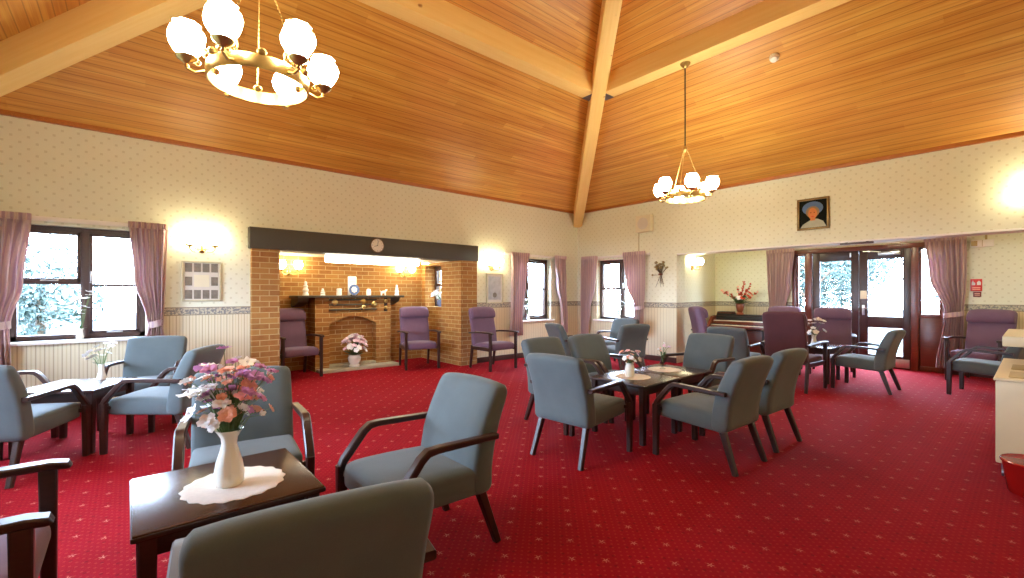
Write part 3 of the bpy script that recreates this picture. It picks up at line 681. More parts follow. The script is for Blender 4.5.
def low_chair_parts():
    parts = []
    w = .264
    def crown(v):
        if v.z > .5:
            t = min(1, (v.z-.5)/.3); q = abs(v.y)/w
            v.z -= t*(.014*q*q+.010*max(0, (q-.86)/.14)**2); v.x += .010*t*q*q
        return v
    back = smoothloop([(-.150, .36), (-.165, .46), (-.185, .56), (-.235, .68), (-.295, .80), (-.325, .835), (-.375, .838), (-.402, .815), (-.396, .775), (-.345, .66), (-.300, .52), (-.282, .40), (-.282, .285), (-.16, .285)])
    parts.append(('backrest', MB().loft(profile_loft(back, ysect(w, .024), crown)).mesh('backrest', 60), 'blue', None))
    def seatc(v):
        if v.z > .38: v.z += .012*(1-(v.y/.25)**2)*max(0, 1-((v.x-.05)/.25)**2)
        return v
    seat = smoothloop([(-.275, .286), (-.17, .286), (.1, .298), (.268, .304), (.290, .318), (.292, .36), (.290, .412), (.272, .434), (.2, .442), (-.17, .425), (-.27, .40)])
    parts.append(('seat', MB().loft(profile_loft(seat, ysect(.258, .024), seatc)).mesh('seat', 60), 'blue', None))
    for s in (-1, 1):
        y = s*.293
        parts.append(('armrest', MB().sweep([(.285, y, .405), (.272, y, .432), (.165, y, .562), (.130, y, .588), (.08, y, .592), (-.28, y*.97, .578)], [(.046, .032), (.046, .036), (.048, .036), (.048, .034), (.048, .030), (.044, .028)], (0, 1, 0), .35).mesh('armrest', 40), 'wood', None))
        parts.append(('leg', MB().sweep([(.284, y, 0), (.283, y, .41)], [(.036, .044), (.044, .054)], (0, 1, 0), .3).mesh('leg', 40), 'wood', None))
        parts.append(('leg', MB().sweep([(-.330, s*.235, 0), (-.222, s*.215, .31)], [(.034, .036), (.042, .05)], (0, 1, 0), .3).mesh('leg', 40), 'wood', None))
        parts.append(('arm_bolt', MB().sweep([(.27, s*.25, .37), (.27, s*.293, .37)], (.03, .03), (0, 0, 1)).mesh('arm_bolt'), 'wood', 'armrest'))
        parts.append(('arm_bolt', MB().sweep([(-.26, s*.23, .572), (-.26, s*.28, .577)], (.03, .02), (0, 0, 1)).mesh('arm_bolt'), 'wood', 'armrest'))
    return parts
def high_chair_parts():
    parts = []; w = .262
    def crown(v):
        if v.z > .85:
            t = min(1, (v.z-.85)/.2); q = abs(v.y)/w; v.z -= t*(.012*q*q+.03*max(0, (q-.82)/.18)**2)
        return v
    back = smoothloop([(-.165, .40), (-.185, .52), (-.20, .62), (-.245, .78), (-.285, .95), (-.315, 1.06), (-.36, 1.068), (-.375, 1.03), (-.345, .88), (-.305, .72), (-.285, .55), (-.275, .36), (-.18, .36)])
    parts.append(('backrest', MB().loft(profile_loft(back, ysect(w, .022), crown)).mesh('backrest', 60), 'purple', None))
    head = smoothloop([(-.255, .865), (-.220, .885), (-.215, .96), (-.245, 1.035), (-.29, 1.07), (-.33, 1.072), (-.325, 1.0), (-.285, .87)])
    parts.append(('headrest', MB().loft(profile_loft(head, ysect(w+.002, .022), crown)).mesh('headrest', 60), 'purple', 'backrest'))
    def seatc(v):
        if v.z > .40: v.z += .014*(1-(v.y/.26)**2)*max(0, 1-((v.x-.05)/.25)**2)
        return v
    seat = smoothloop([(-.20, .335), (.22, .335), (.285, .34), (.305, .37), (.305, .42), (.285, .452), (.2, .462), (-.2, .445)])
    parts.append(('seat', MB().loft(profile_loft(seat, ysect(.255, .026), seatc)).mesh('seat', 60), 'purple', None))
    for s in (-1, 1):
        y = s*.287
        parts.append(('armrest', MB().sweep([(-.285, y, .615), (-.1, y, .635), (.1, y, .642), (.30, y, .640), (.345, y, .632), (.356, y, .622)], [(.05, .026), (.062, .028), (.068, .028), (.066, .028), (.058, .024), (.04, .01)], (0, 1, 0), .45).mesh('armrest', 40), 'wood', None))
        parts.append(('leg', MB().sweep([(.295, y, 0), (.292, y, .63)], [(.038, .042), (.044, .052)], (0, 1, 0), .25).mesh('leg', 40), 'wood', None))
        parts.append(('leg', MB().sweep([(-.30, s*.262, 0), (-.235, s*.262, .40)], [(.034, .038), (.042, .05)], (0, 1, 0), .25).mesh('leg', 40), 'wood', None))
        parts.append(('side_rail', MB().sweep([(-.24, s*.272, .36), (.28, s*.28, .36)], (.026, .06), (0, 1, 0), .2).mesh('side_rail'), 'wood', None))
    return parts
LOWP, HIGHP = low_chair_parts(), high_chair_parts()
def place(kind, label, x, y, yaw, group):
    t = thing('low_armchair' if kind == 'L' else 'high_back_armchair', label, 'armchair', (x, y, 0), yaw, group)
    last = {}
    for n, me, mt, up in (LOWP if kind == 'L' else HIGHP): last[n] = link(n, me, mt, last[up] if up else t)
    return t
G1, G2, G3, G4 = 'blue grey armchairs round the near table', 'blue grey armchairs round the middle tables', 'blue armchairs round the left window table', 'blue armchairs in the far corner'
GP, GD = 'purple high back armchairs by the fireplace', 'armchairs by the garden doors'
place('L', 'blue-grey armchair right of the nearest coffee table, shown whole in the foreground', 4.78, -6.70, 272, G1)
place('L', 'blue-grey armchair directly behind the nearest table and its bouquet', 3.935, -7.33, 352, G1)
place('L', 'blue-grey armchair seen from behind, cropped by the bottom frame edge', 5.445, -7.45, 171.5, G1)
place('H', 'purple armchair cut off by the bottom left frame corner', 4.655, -8.365, 90, G1)
place('L', 'blue-grey armchair with its back to us at the near end of the middle tables', 4.40, -5.0, 95.5, G2)
place('L', 'green-lit armchair nearest us on the right side of the middle tables', 5.137, -4.30, 177.5, G2)
place('L', 'armchair behind another on the right side of the middle tables, farther from us', 5.15, -3.55, 177, G2)
place('L', 'olive-lit armchair on the left of the middle tables, half hidden by the blue back', 3.74, -4.47, 0, G2)
place('L', 'olive-lit armchair on the left of the middle tables, farther from us', 3.79, -3.82, -3, G2)
place('L', 'teal-lit armchair facing us at the far end of the middle tables', 4.36, -2.99, 268.5, G2)
place('L', 'dark blue armchair with its back to us before the organ', 3.98, -1.06, 92, GD)
place('L', 'blue armchair at the left frame edge, seen from its right side', 1.98, -8.487, 151, G3)
place('L', 'light blue armchair facing us below the big left window', .85, -7.68, 343.5, G3)
place('L', 'light blue armchair facing left, just behind the near bouquet', 1.83, -7.59, 237, G3)
place('L', 'armchair at the left frame edge mostly hidden, only its arm and legs showing', 1.14, -8.74, 57, G3)
place('L', 'dark teal armchair turned away, in front of the window left of the corner', 1.95, -2.34, 69, G4)
place('L', 'pale blue armchair facing us under the window right of the corner', 1.80, -.98, 274, G4)
place('L', 'grey armchair facing left before the pale blue one in the far corner', 2.46, -1.74, 164, G4)
place('L', 'blue-grey armchair facing left in front of the glazed garden doors', 5.31, -.13, 177.5, GD)
place('L', 'teal armchair beside the cream trolley at the right', 6.43, .51, 173, GD)
place('H', 'purple high-back armchair inside the inglenook left of the fireplace', -.76, -5.83, 6, GP)
place('H', 'purple high-back armchair inside the inglenook right of the fireplace', -.35, -3.885, 346, GP)
place('H', 'purple high-back armchair against the wall right of the brick pier', .615, -2.955, 1.4, GP)
place('H', 'purple high-back armchair seen sideways at the recess edge', 2.95, .42, 52, GD)
mr = place('H', 'shade-darkened purple high-back armchair with its back to us near the doors', 4.65, -.80, 86.5, GD)
for c in mr.children_recursive:  # shade on this chair is put in by swapping its cloth colour
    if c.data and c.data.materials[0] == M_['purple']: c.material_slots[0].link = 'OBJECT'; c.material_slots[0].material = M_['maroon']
place('H', 'purple high-back armchair facing us in front of the left door leaf', 4.66, .97, 283, GD)
place('H', 'purple high-back armchair hidden behind the shade-darkened back, only its top showing', 3.85, 1.22, 285, GD)
place('H', 'purple high-back armchair by the tied curtain right of the doors', 6.327, 1.757, 254.2, GD)

# ------------------------------------------------------------------ tables
def table_parts(w=.60, d=.60, h=.52):
    P = []
    a, b = w/2, d/2
    P.append(('tabletop', MB().box((-a, -b, h-.026), (a, b, h), .006).mesh('tabletop'), 'veneer'))
    P.append(('edge_lipping', MB().box((-a-.004, -b-.004, h-.022), (a+.004, b+.004, h-.006), .004).mesh('edge_lipping'), 'wood'))
    for s in (-1, 1):
        P.append(('apron', MB().box((-a+.05, s*(b-.05)-.009, h-.10), (a-.05, s*(b-.05)+.009, h-.024), .003).mesh('apron'), 'wood'))
        P.append(('apron', MB().box((s*(a-.05)-.009, -b+.05, h-.10), (s*(a-.05)+.009, b-.05, h-.024), .003).mesh('apron'), 'wood'))
        for q in (-1, 1):
            P.append(('leg', MB().sweep([(s*(a-.04), q*(b-.04), 0), (s*(a-.04), q*(b-.04), h-.024)], [(.042, .042), (.052, .052)], (0, 1, 0), .2).mesh('leg'), 'wood'))
    return P
TP = table_parts()
def table(label, x, y, yaw):
    t = thing('coffee_table', label, 'table', (x, y, 0), yaw, 'square dark coffee tables')
    top = None
    for n, me, mt in TP:
        o = link(n, me, mt, top if n == 'edge_lipping' else t)
        if n == 'tabletop': top = o
    return t
table('dark square coffee table in the foreground carrying the big bouquet', 4.665, -7.53, 0)
table('dark coffee table of the middle pair, the nearer one with the cream vase', 4.39, -4.218, 0)
table('dark coffee table of the middle pair, the farther one with the thin glass vase', 4.39, -3.605, 0)
table('dark coffee table by the big left window', 1.47, -8.175, 62)
table('dark coffee table between the high-back chairs before the garden doors', 4.63, .10, 0)
def doily(label, x, y, r):
    m = MB(); N = 72; rings = []
    for rr, z in ((.0008, .0035), (.5, .0035), (.86, .003), (.93, .005), (1, .002)):
        rings.append([Vector((r*rr*math.cos(2*PI*j/N)*(1+.03*(rr > .9)*math.cos(18*2*PI*j/N)), r*rr*math.sin(2*PI*j/N)*(1+.03*(rr > .9)*math.cos(18*2*PI*j/N)), z)) for j in range(N)])
    bot = [[Vector((p.x, p.y, .0002)) for p in rings[-1]], [Vector((p.x, p.y, .0002)) for p in rings[0]]]
    m.loft(rings+bot); o = m.build('lace_doily', 'lace', None, 40); o.location = (x, y, .520); return tag(o, label, 'doily', 'lace doilies')
doily('cream lace doily under the white vase on the nearest table', 4.705, -7.505, .182)
doily('cream lace doily under the cream vase on the middle tables', 4.37, -4.22, .165)
doily('cream lace doily under the thin vase on the middle tables', 4.35, -3.63, .165)

# ------------------------------------------------------------------ flowers
def blossom_mesh(name, mat, kind):
    m = MB()
    if kind == 'pea':       # ruffled open bloom
        for layer, (n, r, el) in enumerate(((5, 1.0, .25), (5, .72, .75), (3, .4, 1.15))):
            for k in range(n):
                a = 2*PI*(k+.5*layer)/n; rows = []
                for i, t in enumerate((0.08, .35, .7, 1.0)):
                    row = []
                    for j, s in enumerate((-1, -.5, 0, .5, 1)):
                        wd = (.28+.5*math.sin(PI*min(1, t*.85)))*.62*s; e = el*(1.1-.45*t)+.12*math.sin(3*s+k)
                        rad = r*t; p = Vector((rad*math.cos(e), wd*r, rad*math.sin(e)+.10*abs(s)*t*r))
                        row.append(Matrix.Rotation(a, 3, 'Z') @ p)
                    rows.append(row)
                m.loft(rows, cap=False, closed=False)
    elif kind == 'orchid':
        for k in range(5):
            a = 2*PI*k/5+PI/2; wdt = .5 if k in (1, 4) else .36; rows = []
            for t in (0.05, .35, .7, 1.0):
                row = []
                for s in (-1, -.5, 0, .5, 1):
                    wd = wdt*math.sin(PI*(.12+.8*t))*s; row.append(Matrix.Rotation(a, 3, 'Z') @ Vector((t, wd, .18*t*t-.1*abs(s)*t)))
                rows.append(row)
            m.loft(rows, cap=False, closed=False)
        m.lathe([(.02, 0), (.16, .1), (.1, .25), (.01, .3)], 8)
    else:                   # bud spike floret
        for k in range(4):
            a = PI/2*k; rows = []
            for t in (.05, .5, 1): rows.append([Matrix.Rotation(a, 3, 'Z') @ Vector((t*.55, .38*math.sin(PI*(.15+.7*t))*s, t*.75)) for s in (-1, 0, 1)])
            m.loft(rows, cap=False, closed=False)
    me = m.mesh(name, 80); me.materials.append(M_[mat]); return me
BL = {(c, k): blossom_mesh('blossom', c, k) for c, k in (('petal_white', 'orchid'), ('petal_white', 'pea'), ('petal_peach', 'pea'), ('petal_purple', 'pea'), ('petal_pink', 'pea'), ('petal_red', 'bud'), ('petal_red', 'pea'), ('petal_peach', 'bud'), ('petal_white', 'bud'))}
def bouquet(label, base, items, neck=(0, 0, 0), leaves=0, lr=.08, group=None, stem_r=.002):
    """items: list of (dx, dy, dz, size, meshkey)"""
    t = thing('flower_arrangement', label, 'flowers', base, 0, group)
    st = MB(); nk = Vector(neck)
    for (x, y, z, s, k) in items:
        p = Vector((x, y, z)); d = (p-nk).normalized()
        mid = nk+(p-nk)*.5+Vector((0, 0, .02)); st.tube([nk+Vector((x*.06, y*.06, -.05)), mid, p], [stem_r, stem_r, stem_r*.7], 5)
        b = link('blossom', BL[k], None, t); b.location = p; b.scale = (s, s, s)
        dd = (d+Vector((random.uniform(-.4, .4), random.uniform(-.4, .4), random.uniform(-.1, .5)))).normalized()
        b.rotation_euler = dd.to_track_quat('Z', 'Y').to_euler()
    st.build('stems', 'stem', t)
    if leaves:
        lf = MB()
        for k in range(leaves):
            a = random.uniform(0, 2*PI); e = random.uniform(.1, 1.1); L = lr*random.uniform(.6, 1.1); d = Vector((math.cos(a)*math.cos(e), math.sin(a)*math.cos(e), math.sin(e))); sd = d.cross(Vector((0, 0, 1))).normalized()
            o = nk+d*random.uniform(0, lr*.6); up = sd.cross(d)
            lf.loft([[o+d*L*q+sd*w*L*.2+up*(.06*L*abs(w)) for w in (-ww, 0, ww)] for q, ww in ((0, .15), (.3, .9), (.65, .8), (1, .05))], cap=False, closed=False)
        o = lf.build('leaves', 'green', t, 60)
    return t
def vase(label, loc, prof, mat='ceramic', n=28, flute=0, k=8):
    m = MB(); m.lathe(prof, n, (0, 0, 0), flute, k); o = m.build('vase', mat); o.location = loc; return tag(o, label, 'vase')
# camera-facing directions in the room, used to spread the big bouquet as in the photograph
RT = Vector((.6504, .7596, 0)); FW = Vector((-.7596, .6504, 0))
V0 = (4.702, -7.524, .5238)
vase('tall white waisted vase on the nearest table', V0, [(.001, 0), (.046, 0), (.052, .008), (.053, .05), (.047, .09), (.033, .14), (.027, .165), (.030, .19), (.044, .215), (.052, .225), (.047, .222), (.026, .188), (.022, .16), (.026, .12), (.001, .10)], flute=.03, k=10)
items = []
def put(px, py, s, key, dep=0.0):   # offsets in metres right/up of the vase neck
    px = px*.92+.012; py = py*1.05+.012; p = RT*px+FW*dep; items.append((p.x, p.y, py, s, key))
wo, wp, pe, pu = ('petal_white', 'orchid'), ('petal_white', 'pea'), ('petal_peach', 'pea'), ('petal_purple', 'pea')
for a in ((-.155, .19, .045, wo), (-.145, .15, .045, wo), (-.12, .12, .045, wo), (-.13, .075, .042, wo), (-.175, .155, .04, wo), (-.085, .095, .034, wo), (-.09, .15, .036, wp), (-.105, .245, .036, wo), (-.05, .05, .034, wp), (-.015, .075, .036, wp), (-.02, .03, .03, wp), (.005, .11, .034, wp), (-.035, .11, .034, wp), (.01, .045, .03, wp), (-.05, .17, .03, wp), (.10, .265, .032, wo), (.08, .255, .028, wp),
          (.02, .18, .034, pe), (.045, .14, .038, pe), (.075, .155, .036, pe), (.055, .10, .036, pe), (.035, .07, .034, pe), (.065, .055, .032, pe), (.095, .175, .034, pe), (.09, .135, .034, pe), (.02, .235, .030, pe), (.05, .205, .032, pe),
          (-.175, .225, .034, pu), (-.06, .235, .032, pu), (-.04, .205, .032, pu), (-.075, .20, .03, pu), (.115, .205, .034, pu), (.135, .185, .032, pu), (.12, .155, .032, pu), (.10, .225, .03, pu), (-.065, .145, .03, pu), (.155, .215, .028, pu), (.01, .15, .028, pu), (.075, .205, .028, pu), (-.01, .255, .026, pu), (.13, .12, .028, pu), (.145, .245, .024, pu)):
    put(a[0], a[1], a[2], a[3], random.uniform(-.09, .09))
for k in range(80): put(random.gauss(0, .075), .05+abs(random.gauss(.11, .06)), random.uniform(.019, .027), random.choice([wp, pe, pu, ('petal_white', 'bud')]), random.uniform(-.07, .1))
bouquet('large bouquet of white, peach and purple flowers on the nearest table', (V0[0], V0[1], V0[2]+.215), items, leaves=6, lr=.06)
# middle tables
V1 = (4.36, -4.25, .5238)
vase('short cream vase on the nearer middle table', V1, [(.001, 0), (.04, 0), (.046, .03), (.044, .08), (.034, .115), (.04, .13), (.034, .126), (.028, .1), (.001, .09)])
bouquet('small bunch of pale pink and white flowers on the nearer middle table', (V1[0], V1[1], V1[2]+.12), [(random.gauss(0, .05), random.gauss(0, .05), random.uniform(.03, .13), .024, random.choice([('petal_pink', 'pea'), wp, pe])) for _ in range(16)], leaves=14, lr=.06)
V2 = (4.33, -3.63, .5238)
vase('thin clear bud vase on the farther middle table', V2, [(.001, 0), (.03, 0), (.03, .006), (.008, .02), (.009, .07), (.016, .12), (.020, .135), (.014, .12), (.005, .06), (.001, .05)], glass_mat('clear_glass', (.86, .9, .88)))
bouquet('few pale sprigs in the thin vase on the farther middle table', (V2[0], V2[1], V2[2]+.12), [(random.gauss(0, .03), random.gauss(0, .03), random.uniform(.06, .15), .018, random.choice([('petal_pink', 'pea'), ('petal_white', 'bud'), ('petal_peach', 'bud')])) for _ in range(8)], leaves=12, lr=.06)
# left window table
V3 = (1.28, -8.02, .520)
vase('small white vase on the left window table', V3, [(.001, 0), (.03, 0), (.034, .02), (.022, .07), (.018, .11), (.026, .14), (.022, .138), (.014, .11), (.001, .1)])
bouquet('spray of white flowers on the left window table', (V3[0], V3[1], V3[2]+.13), [(RT.x*a, RT.y*a, b, .03, random.choice([wo, wp])) for a, b in ((-.15, .09), (-.11, .12), (-.07, .08), (-.03, .13), (.0, .09), (.03, .15), (.06, .11), (.09, .17), (.11, .2), (.05, .2), (-.05, .17), (-.12, .06))], leaves=6, lr=.06)
V4 = (4.68, -.02, .520)
vase('white vase on the table between the high-back chairs', V4, [(.001, 0), (.04, 0), (.044, .03), (.03, .09), (.026, .13), (.036, .17), (.03, .165), (.02, .12), (.001, .1)])
bouquet('white flowers on the table between the high-back chairs', (V4[0], V4[1], V4[2]+.16), [(random.gauss(0, .06), random.gauss(0, .06), random.uniform(.04, .26), .038, wp) for _ in range(18)], leaves=8, lr=.08)
# hearth
V5 = (-.82, -4.86, .05)
vase('white jardiniere vase on the hearth', V5, [(.001, 0), (.085, 0), (.09, .02), (.075, .04), (.10, .10), (.108, .15), (.09, .185), (.102, .205), (.092, .2), (.08, .17), (.001, .15)], flute=.02, k=12)
its = []
for k in range(60):
    a = random.uniform(0, 2*PI); q = random.uniform(0, 1); e = random.uniform(-.1, PI/2); rr = .20
    its.append((rr*math.cos(a)*math.cos(e)*.8, rr*math.sin(a)*math.cos(e)*1.1, .10+.23*math.sin(max(e, 0))+.02*q, random.uniform(.045, .065), random.choice([('petal_pink', 'pea'), ('petal_pink', 'pea'), wp])))
bouquet('full bunch of pale pink and white flowers on the hearth', (V5[0], V5[1], V5[2]+.19), its, leaves=34, lr=.16)
# organ vase
V6 = (2.83, 1.86, .87)
vase('brown glazed vase on top of the organ', V6, [(.001, 0), (.07, 0), (.072, .02), (.05, .05), (.07, .12), (.085, .18), (.075, .21), (.095, .235), (.085, .23), (.06, .2), (.001, .17)], 'terracotta')
its = []
for (dx, dz, n) in ((-.36, .27, 5), (-.22, .22, 4), (.08, .44, 6), (.22, .40, 5), (.36, .24, 4), (-.05, .34, 4), (.14, .28, 4)):
    for k in range(n):
        t = .5+.5*k/max(1, n-1); its.append((RT.x*dx*t, RT.y*dx*t+random.uniform(-.03, .03), dz*t, .062*(1.15-.35*t), random.choice([('petal_red', 'bud'), ('petal_red', 'bud'), ('petal_peach', 'bud')])))
for k in range(5): its.append((random.gauss(0, .05), random.gauss(-.05, .03), random.uniform(.07, .16), .055, wp))
for k in range(9): its.append((random.gauss(0, .11), random.gauss(-.02, .04), random.uniform(.12, .24), .05, ('petal_red', 'pea')))
bouquet('tall spray of red and orange flowers on top of the organ', (V6[0], V6[1], V6[2]+.22), its, leaves=26, lr=.17, stem_r=.004)
# sill flowers
def sill(label, label2, loc, stems):
    vase(label, loc, [(.001, 0), (.03, 0), (.034, .03), (.024, .09), (.03, .12), (.024, .115), (.016, .08), (.001, .06)])
    bouquet(label2, (loc[0], loc[1], loc[2]+.11), stems, leaves=4, lr=.08)
sill('white vase on the sill of the big left window', 'tall white orchid spray on the sill of the big left window', (-.04, -8.24, .80), [(.0, .02*i-.02*(i % 2), .18+.055*i-.02*(i % 3), .045, wo) for i in range(7)])
sill('white vase on the sill of the window left of the corner', 'white flowers on the sill of the window left of the corner', (-.03, -1.50, .76), [(random.uniform(-.03, .03), random.uniform(-.1, .1), random.uniform(.1, .34), .05, wo) for i in range(7)])
sill('white vase on the sill of the window right of the corner', 'white flowers on the sill of the window right of the corner', (1.13, .03, .75), [(random.uniform(-.1, .1), random.uniform(-.03, .03), random.uniform(.1, .34), .05, wo) for i in range(7)])
V7 = (-.80, -3.14, 1.05)
vase('dark blue pot on the inglenook window ledge', V7, [(.001, 0), (.05, 0), (.075, .06), (.07, .12), (.055, .14), (.045, .13), (.001, .1)], 'delft')
bouquet('white flowers in the dark pot on the inglenook window ledge', (V7[0], V7[1], V7[2]+.12), [(random.uniform(-.25, .02), random.uniform(-.1, .06), random.uniform(.04, .24), .05, wo) for i in range(14)], leaves=8, lr=.1)
# dried flower spray on the right wall
dr = thing('dried_flower_spray', 'dried flower spray hung on the wall left of the recess', 'wall decoration', (2.13, 0, 1.72))
m = MB(); lf = MB()
for k in range(26):
    a = random.gauss(PI/2, .75); L = random.uniform(.08, .22); d = Vector((math.cos(a), -random.uniform(.05, .35), math.sin(a))); m.tube([(0, -.01, -.05), d*L], .003, 5)
    lf.lathe([(.001, -.02), (.02, -.006), (.026, .008), (.001, .02)], 7, d*L)
for k in range(9):
    a = random.gauss(-PI/2, .22); L = random.uniform(.16, .30); m.tube([(0, -.01, -.02), Vector((math.cos(a)*L, -.015, math.sin(a)*L))], .003, 5)
m.build('stalks', 'bark', dr); lf.build('seed_heads', 'creamdark', dr); MB().box((-.035, -.05, -.06), (.035, 0, -.02), .012).build('ribbon', 'terracotta', dr)

# ------------------------------------------------------------------ pictures and wall things
def picture(name, label, axis, inn, u, z, w, h, fw, fmat):
    """local: x = right as seen from the room, y = depth towards the room is -y, z up"""
    t = thing(name, label, 'picture', (0.0, u, z) if axis == 'X' else (u, 0.0, z), 90 if axis == 'X' else 0)
    a, b = w/2, h/2; m = MB()
    for (x0, x1, z0, z1) in ((-a, a, b-fw, b), (-a, a, -b, -b+fw), (-a, -a+fw, -b+fw, b-fw), (a-fw, a, -b+fw, b-fw)): m.box((x0, -.028, z0), (x1, 0, z1), .005)
    m.build('frame', fmat, t); return t
t = picture('photo_collage', 'framed collage of small photographs below the left wall light', 'X', 1, -7.13, 1.46, .41, .50, .018, 'silver')
mo = MB().box((-.19, -.012, -.235), (.19, -.002, .235)).build('mount', 'mount', t, 0)
for (x, z) in [(-.135+.09*i, .17) for i in range(4)]+[(-.135, 0), (.135, 0)]+[(-.135+.09*i, -.165) for i in range(4)]:
    MB().box((x-.036, -.016, z-.055), (x+.036, -.011, z+.055), .001).build('photograph', 'photo', mo, 0)
MB().box((-.08, -.016, -.07), (.08, -.011, .08), .001).build('text_panel', 'plastic', mo, 0)
t = picture('framed_print', 'tall silver framed print below the right wall light', 'X', 1, -2.43, 1.41, .41, .58, .022, 'silver')
MB().box((-.185, -.012, -.26), (.185, -.002, .27)).build('mount', 'mount', t, 0)
for (x0, x1, z0, z1, mt) in ((-.15, .15, -.22, .23, 'paleprint'),): MB().box((x0, -.016, z0), (x1, -.011, z1), .001).build('print', mt, t, 0)
m = MB(); m.lathe([(.001, 0), (.05, 0), (.05, .002), (.001, .002)], 16, (0, -.017, -.13), 0, 8, Matrix.Rotation(PI/2, 3, 'X')); m.build('motif', 'photo', t)
t = picture('portrait', 'gilt framed portrait of a person in a pale blue hat on the right wall', 'Y', -1, 4.665, 2.505, .42, .475, .032, 'gilt')
MB().box((-.185, -.012, -.21), (.185, -.002, .21)).build('canvas', 'pic_dark', t, 0)
def ell(cx, cz, rx, rz, y, n=24, a0=0, a1=2*PI): return [(cx+rx*math.cos(a0+(a1-a0)*k/(n-1 if a1-a0 < 6.2 else n)), y, cz+rz*math.sin(a0+(a1-a0)*k/(n-1 if a1-a0 < 6.2 else n))) for k in range(n)]
m = MB(); m.prism([(-.165, -.0135, -.20), (-.13, -.0135, -.15), (-.05, -.0135, -.10), (.0, -.0135, -.07), (.06, -.0135, -.08), (.13, -.0135, -.12), (.17, -.0135, -.20)], (0, .0015, 0), 'y'); m.build('painted_coat', 'pic_cloth', t, 0)
m = MB(); m.prism(ell(-.005, .085, .135, .10, -.0142), (0, .002, 0), 'y'); m.build('painted_hat', 'pic_hat', t, 0)
m = MB(); m.prism(ell(-.005, .03, .088, .085, -.0150), (0, .0015, 0), 'y'); m.build('painted_hair', 'pic_hair', t, 0)
m = MB(); m.prism(ell(-.005, .005, .058, .085, -.0158), (0, .0015, 0), 'y'); m.prism([(-.035, -.0155, -.10), (-.03, -.0155, -.04), (.025, -.0155, -.04), (.03, -.0155, -.10)], (0, .0012, 0), 'y'); m.build('painted_face', 'pic_skin', t, 0)
for x in (-.028, .018): m = MB(); m.prism(ell(x, .02, .009, .005, -.0164, 10), (0, .001, 0), 'y'); m.build('painted_eye', 'pic_dark', t, 0)
m = MB(); m.prism(ell(-.005, -.04, .018, .006, -.0164, 10), (0, .001, 0), 'y'); m.build('painted_mouth', 'signred', t, 0)
sp = thing('loudspeaker', 'white box loudspeaker high on the wall right of the corner', 'loudspeaker', (1.80, 0, 2.69))
MB().box((-.17, -.12, -.165), (.17, -.002, .165), .012).build('cabinet', 'plastic', sp)
m = MB(); m.lathe([(.001, 0), (.11, 0), (.118, .008), (.11, .012), (.05, .004), (.001, .006)], 24, (0, -.12, 0), 0, 8, Matrix.Rotation(PI/2, 3, 'X')); m.build('grille', 'mount', sp)
m = MB(); m.tube([(-.16, -.01, -.15), (-.165, -.008, -.3), (-.165, -.008, -.52)], .006, 6); m.build('cable', 'creamdark', sp)
# smoke detector on the right slope
nrm = Vector((0, -SY, -1)).normalized()
sd = thing('smoke_detector', 'round white smoke detector on the sloping boarded ceiling', 'smoke detector', (4.765, -1.825, H+SY*1.825))
sd.rotation_euler = nrm.to_track_quat('Z', 'Y').to_euler()
m = MB(); m.lathe([(.001, 0), (.055, 0), (.055, .025), (.048, .03), (.001, .03)], 20); m.build('base', 'plastic', sd)
m = MB(); m.lathe([(.001, .03), (.042, .03), (.04, .055), (.02, .062), (.001, .062)], 20); m.build('sensor', 'white', sd)

# ------------------------------------------------------------------ organ
og = thing('organ', 'dark wooden electric organ with two keyboards against the recess back wall', 'organ', (2.92, 1.79, 0))
MB().box((-.60, .02, 0), (.60, .30, .845), .008).build('back_case', 'doorwood', og)
MB().box((-.54, -.02, .845), (.62, .31, .87), .006).build('top', 'black', og)
for s in (-1, 1):
    m = MB(); x = s*.59; m.prism([(x-.03, .05, 0), (x-.03, -.30, 0), (x-.03, -.30, .62), (x-.03, -.12, .82), (x-.03, .05, .845)], (.06, 0, 0), 'x'); m.build('side_panel', 'doorwood', og, 20)
MB().box((-.56, -.31, .60), (.56, .02, .65), .006).build('key_bed', 'doorwood', og)
MB().box((-.54, -.29, .65), (.54, -.17, .668), .003).build('lower_keyboard', 'ceramic', og)
MB().box((-.54, -.16, .65), (.54, .02, .735), .004).build('upper_key_bed', 'doorwood', og)
MB().box((-.54, -.155, .735), (.54, -.04, .752), .003).build('upper_keyboard', 'ceramic', og)
for (y0, y1, z) in ((-.235, -.17, .668), (-.10, -.04, .752)):
    m = MB()
    for i in range(35):
        if i % 7 in (2, 6): continue
        x = -.54+(i+1)*1.08/36; m.box((x-.007, y0, z), (x+.007, y1, z+.010), .001)
    m.build('black_keys', 'black', [c for c in og.children if c.name.startswith('lower_key' if z < .7 else 'upper_keyboard')][0])
MB().box((-.54, -.03, .752), (.54, .02, .84), .003).build('stop_panel', 'black', og)
MB().box((-.54, -.10, .04), (.54, .03, .56), .006).build('kneeboard', 'doorwood', og)
for k in range(3):
    bk = MB().box((-.15, -.11, 0), (.15, .11, .018), .003).build('music_book', ['black', 'terracotta', 'black'][k]); bk.location = (2.52, 1.92, .8705+.0185*k); bk.rotation_euler = (0, 0, .12*k-.1)
    tag(bk, ['black music book at the bottom of the pile on the organ', 'brown music book in the middle of the pile on the organ', 'black music book on top of the pile on the organ'][k], 'book', 'music books on the organ')

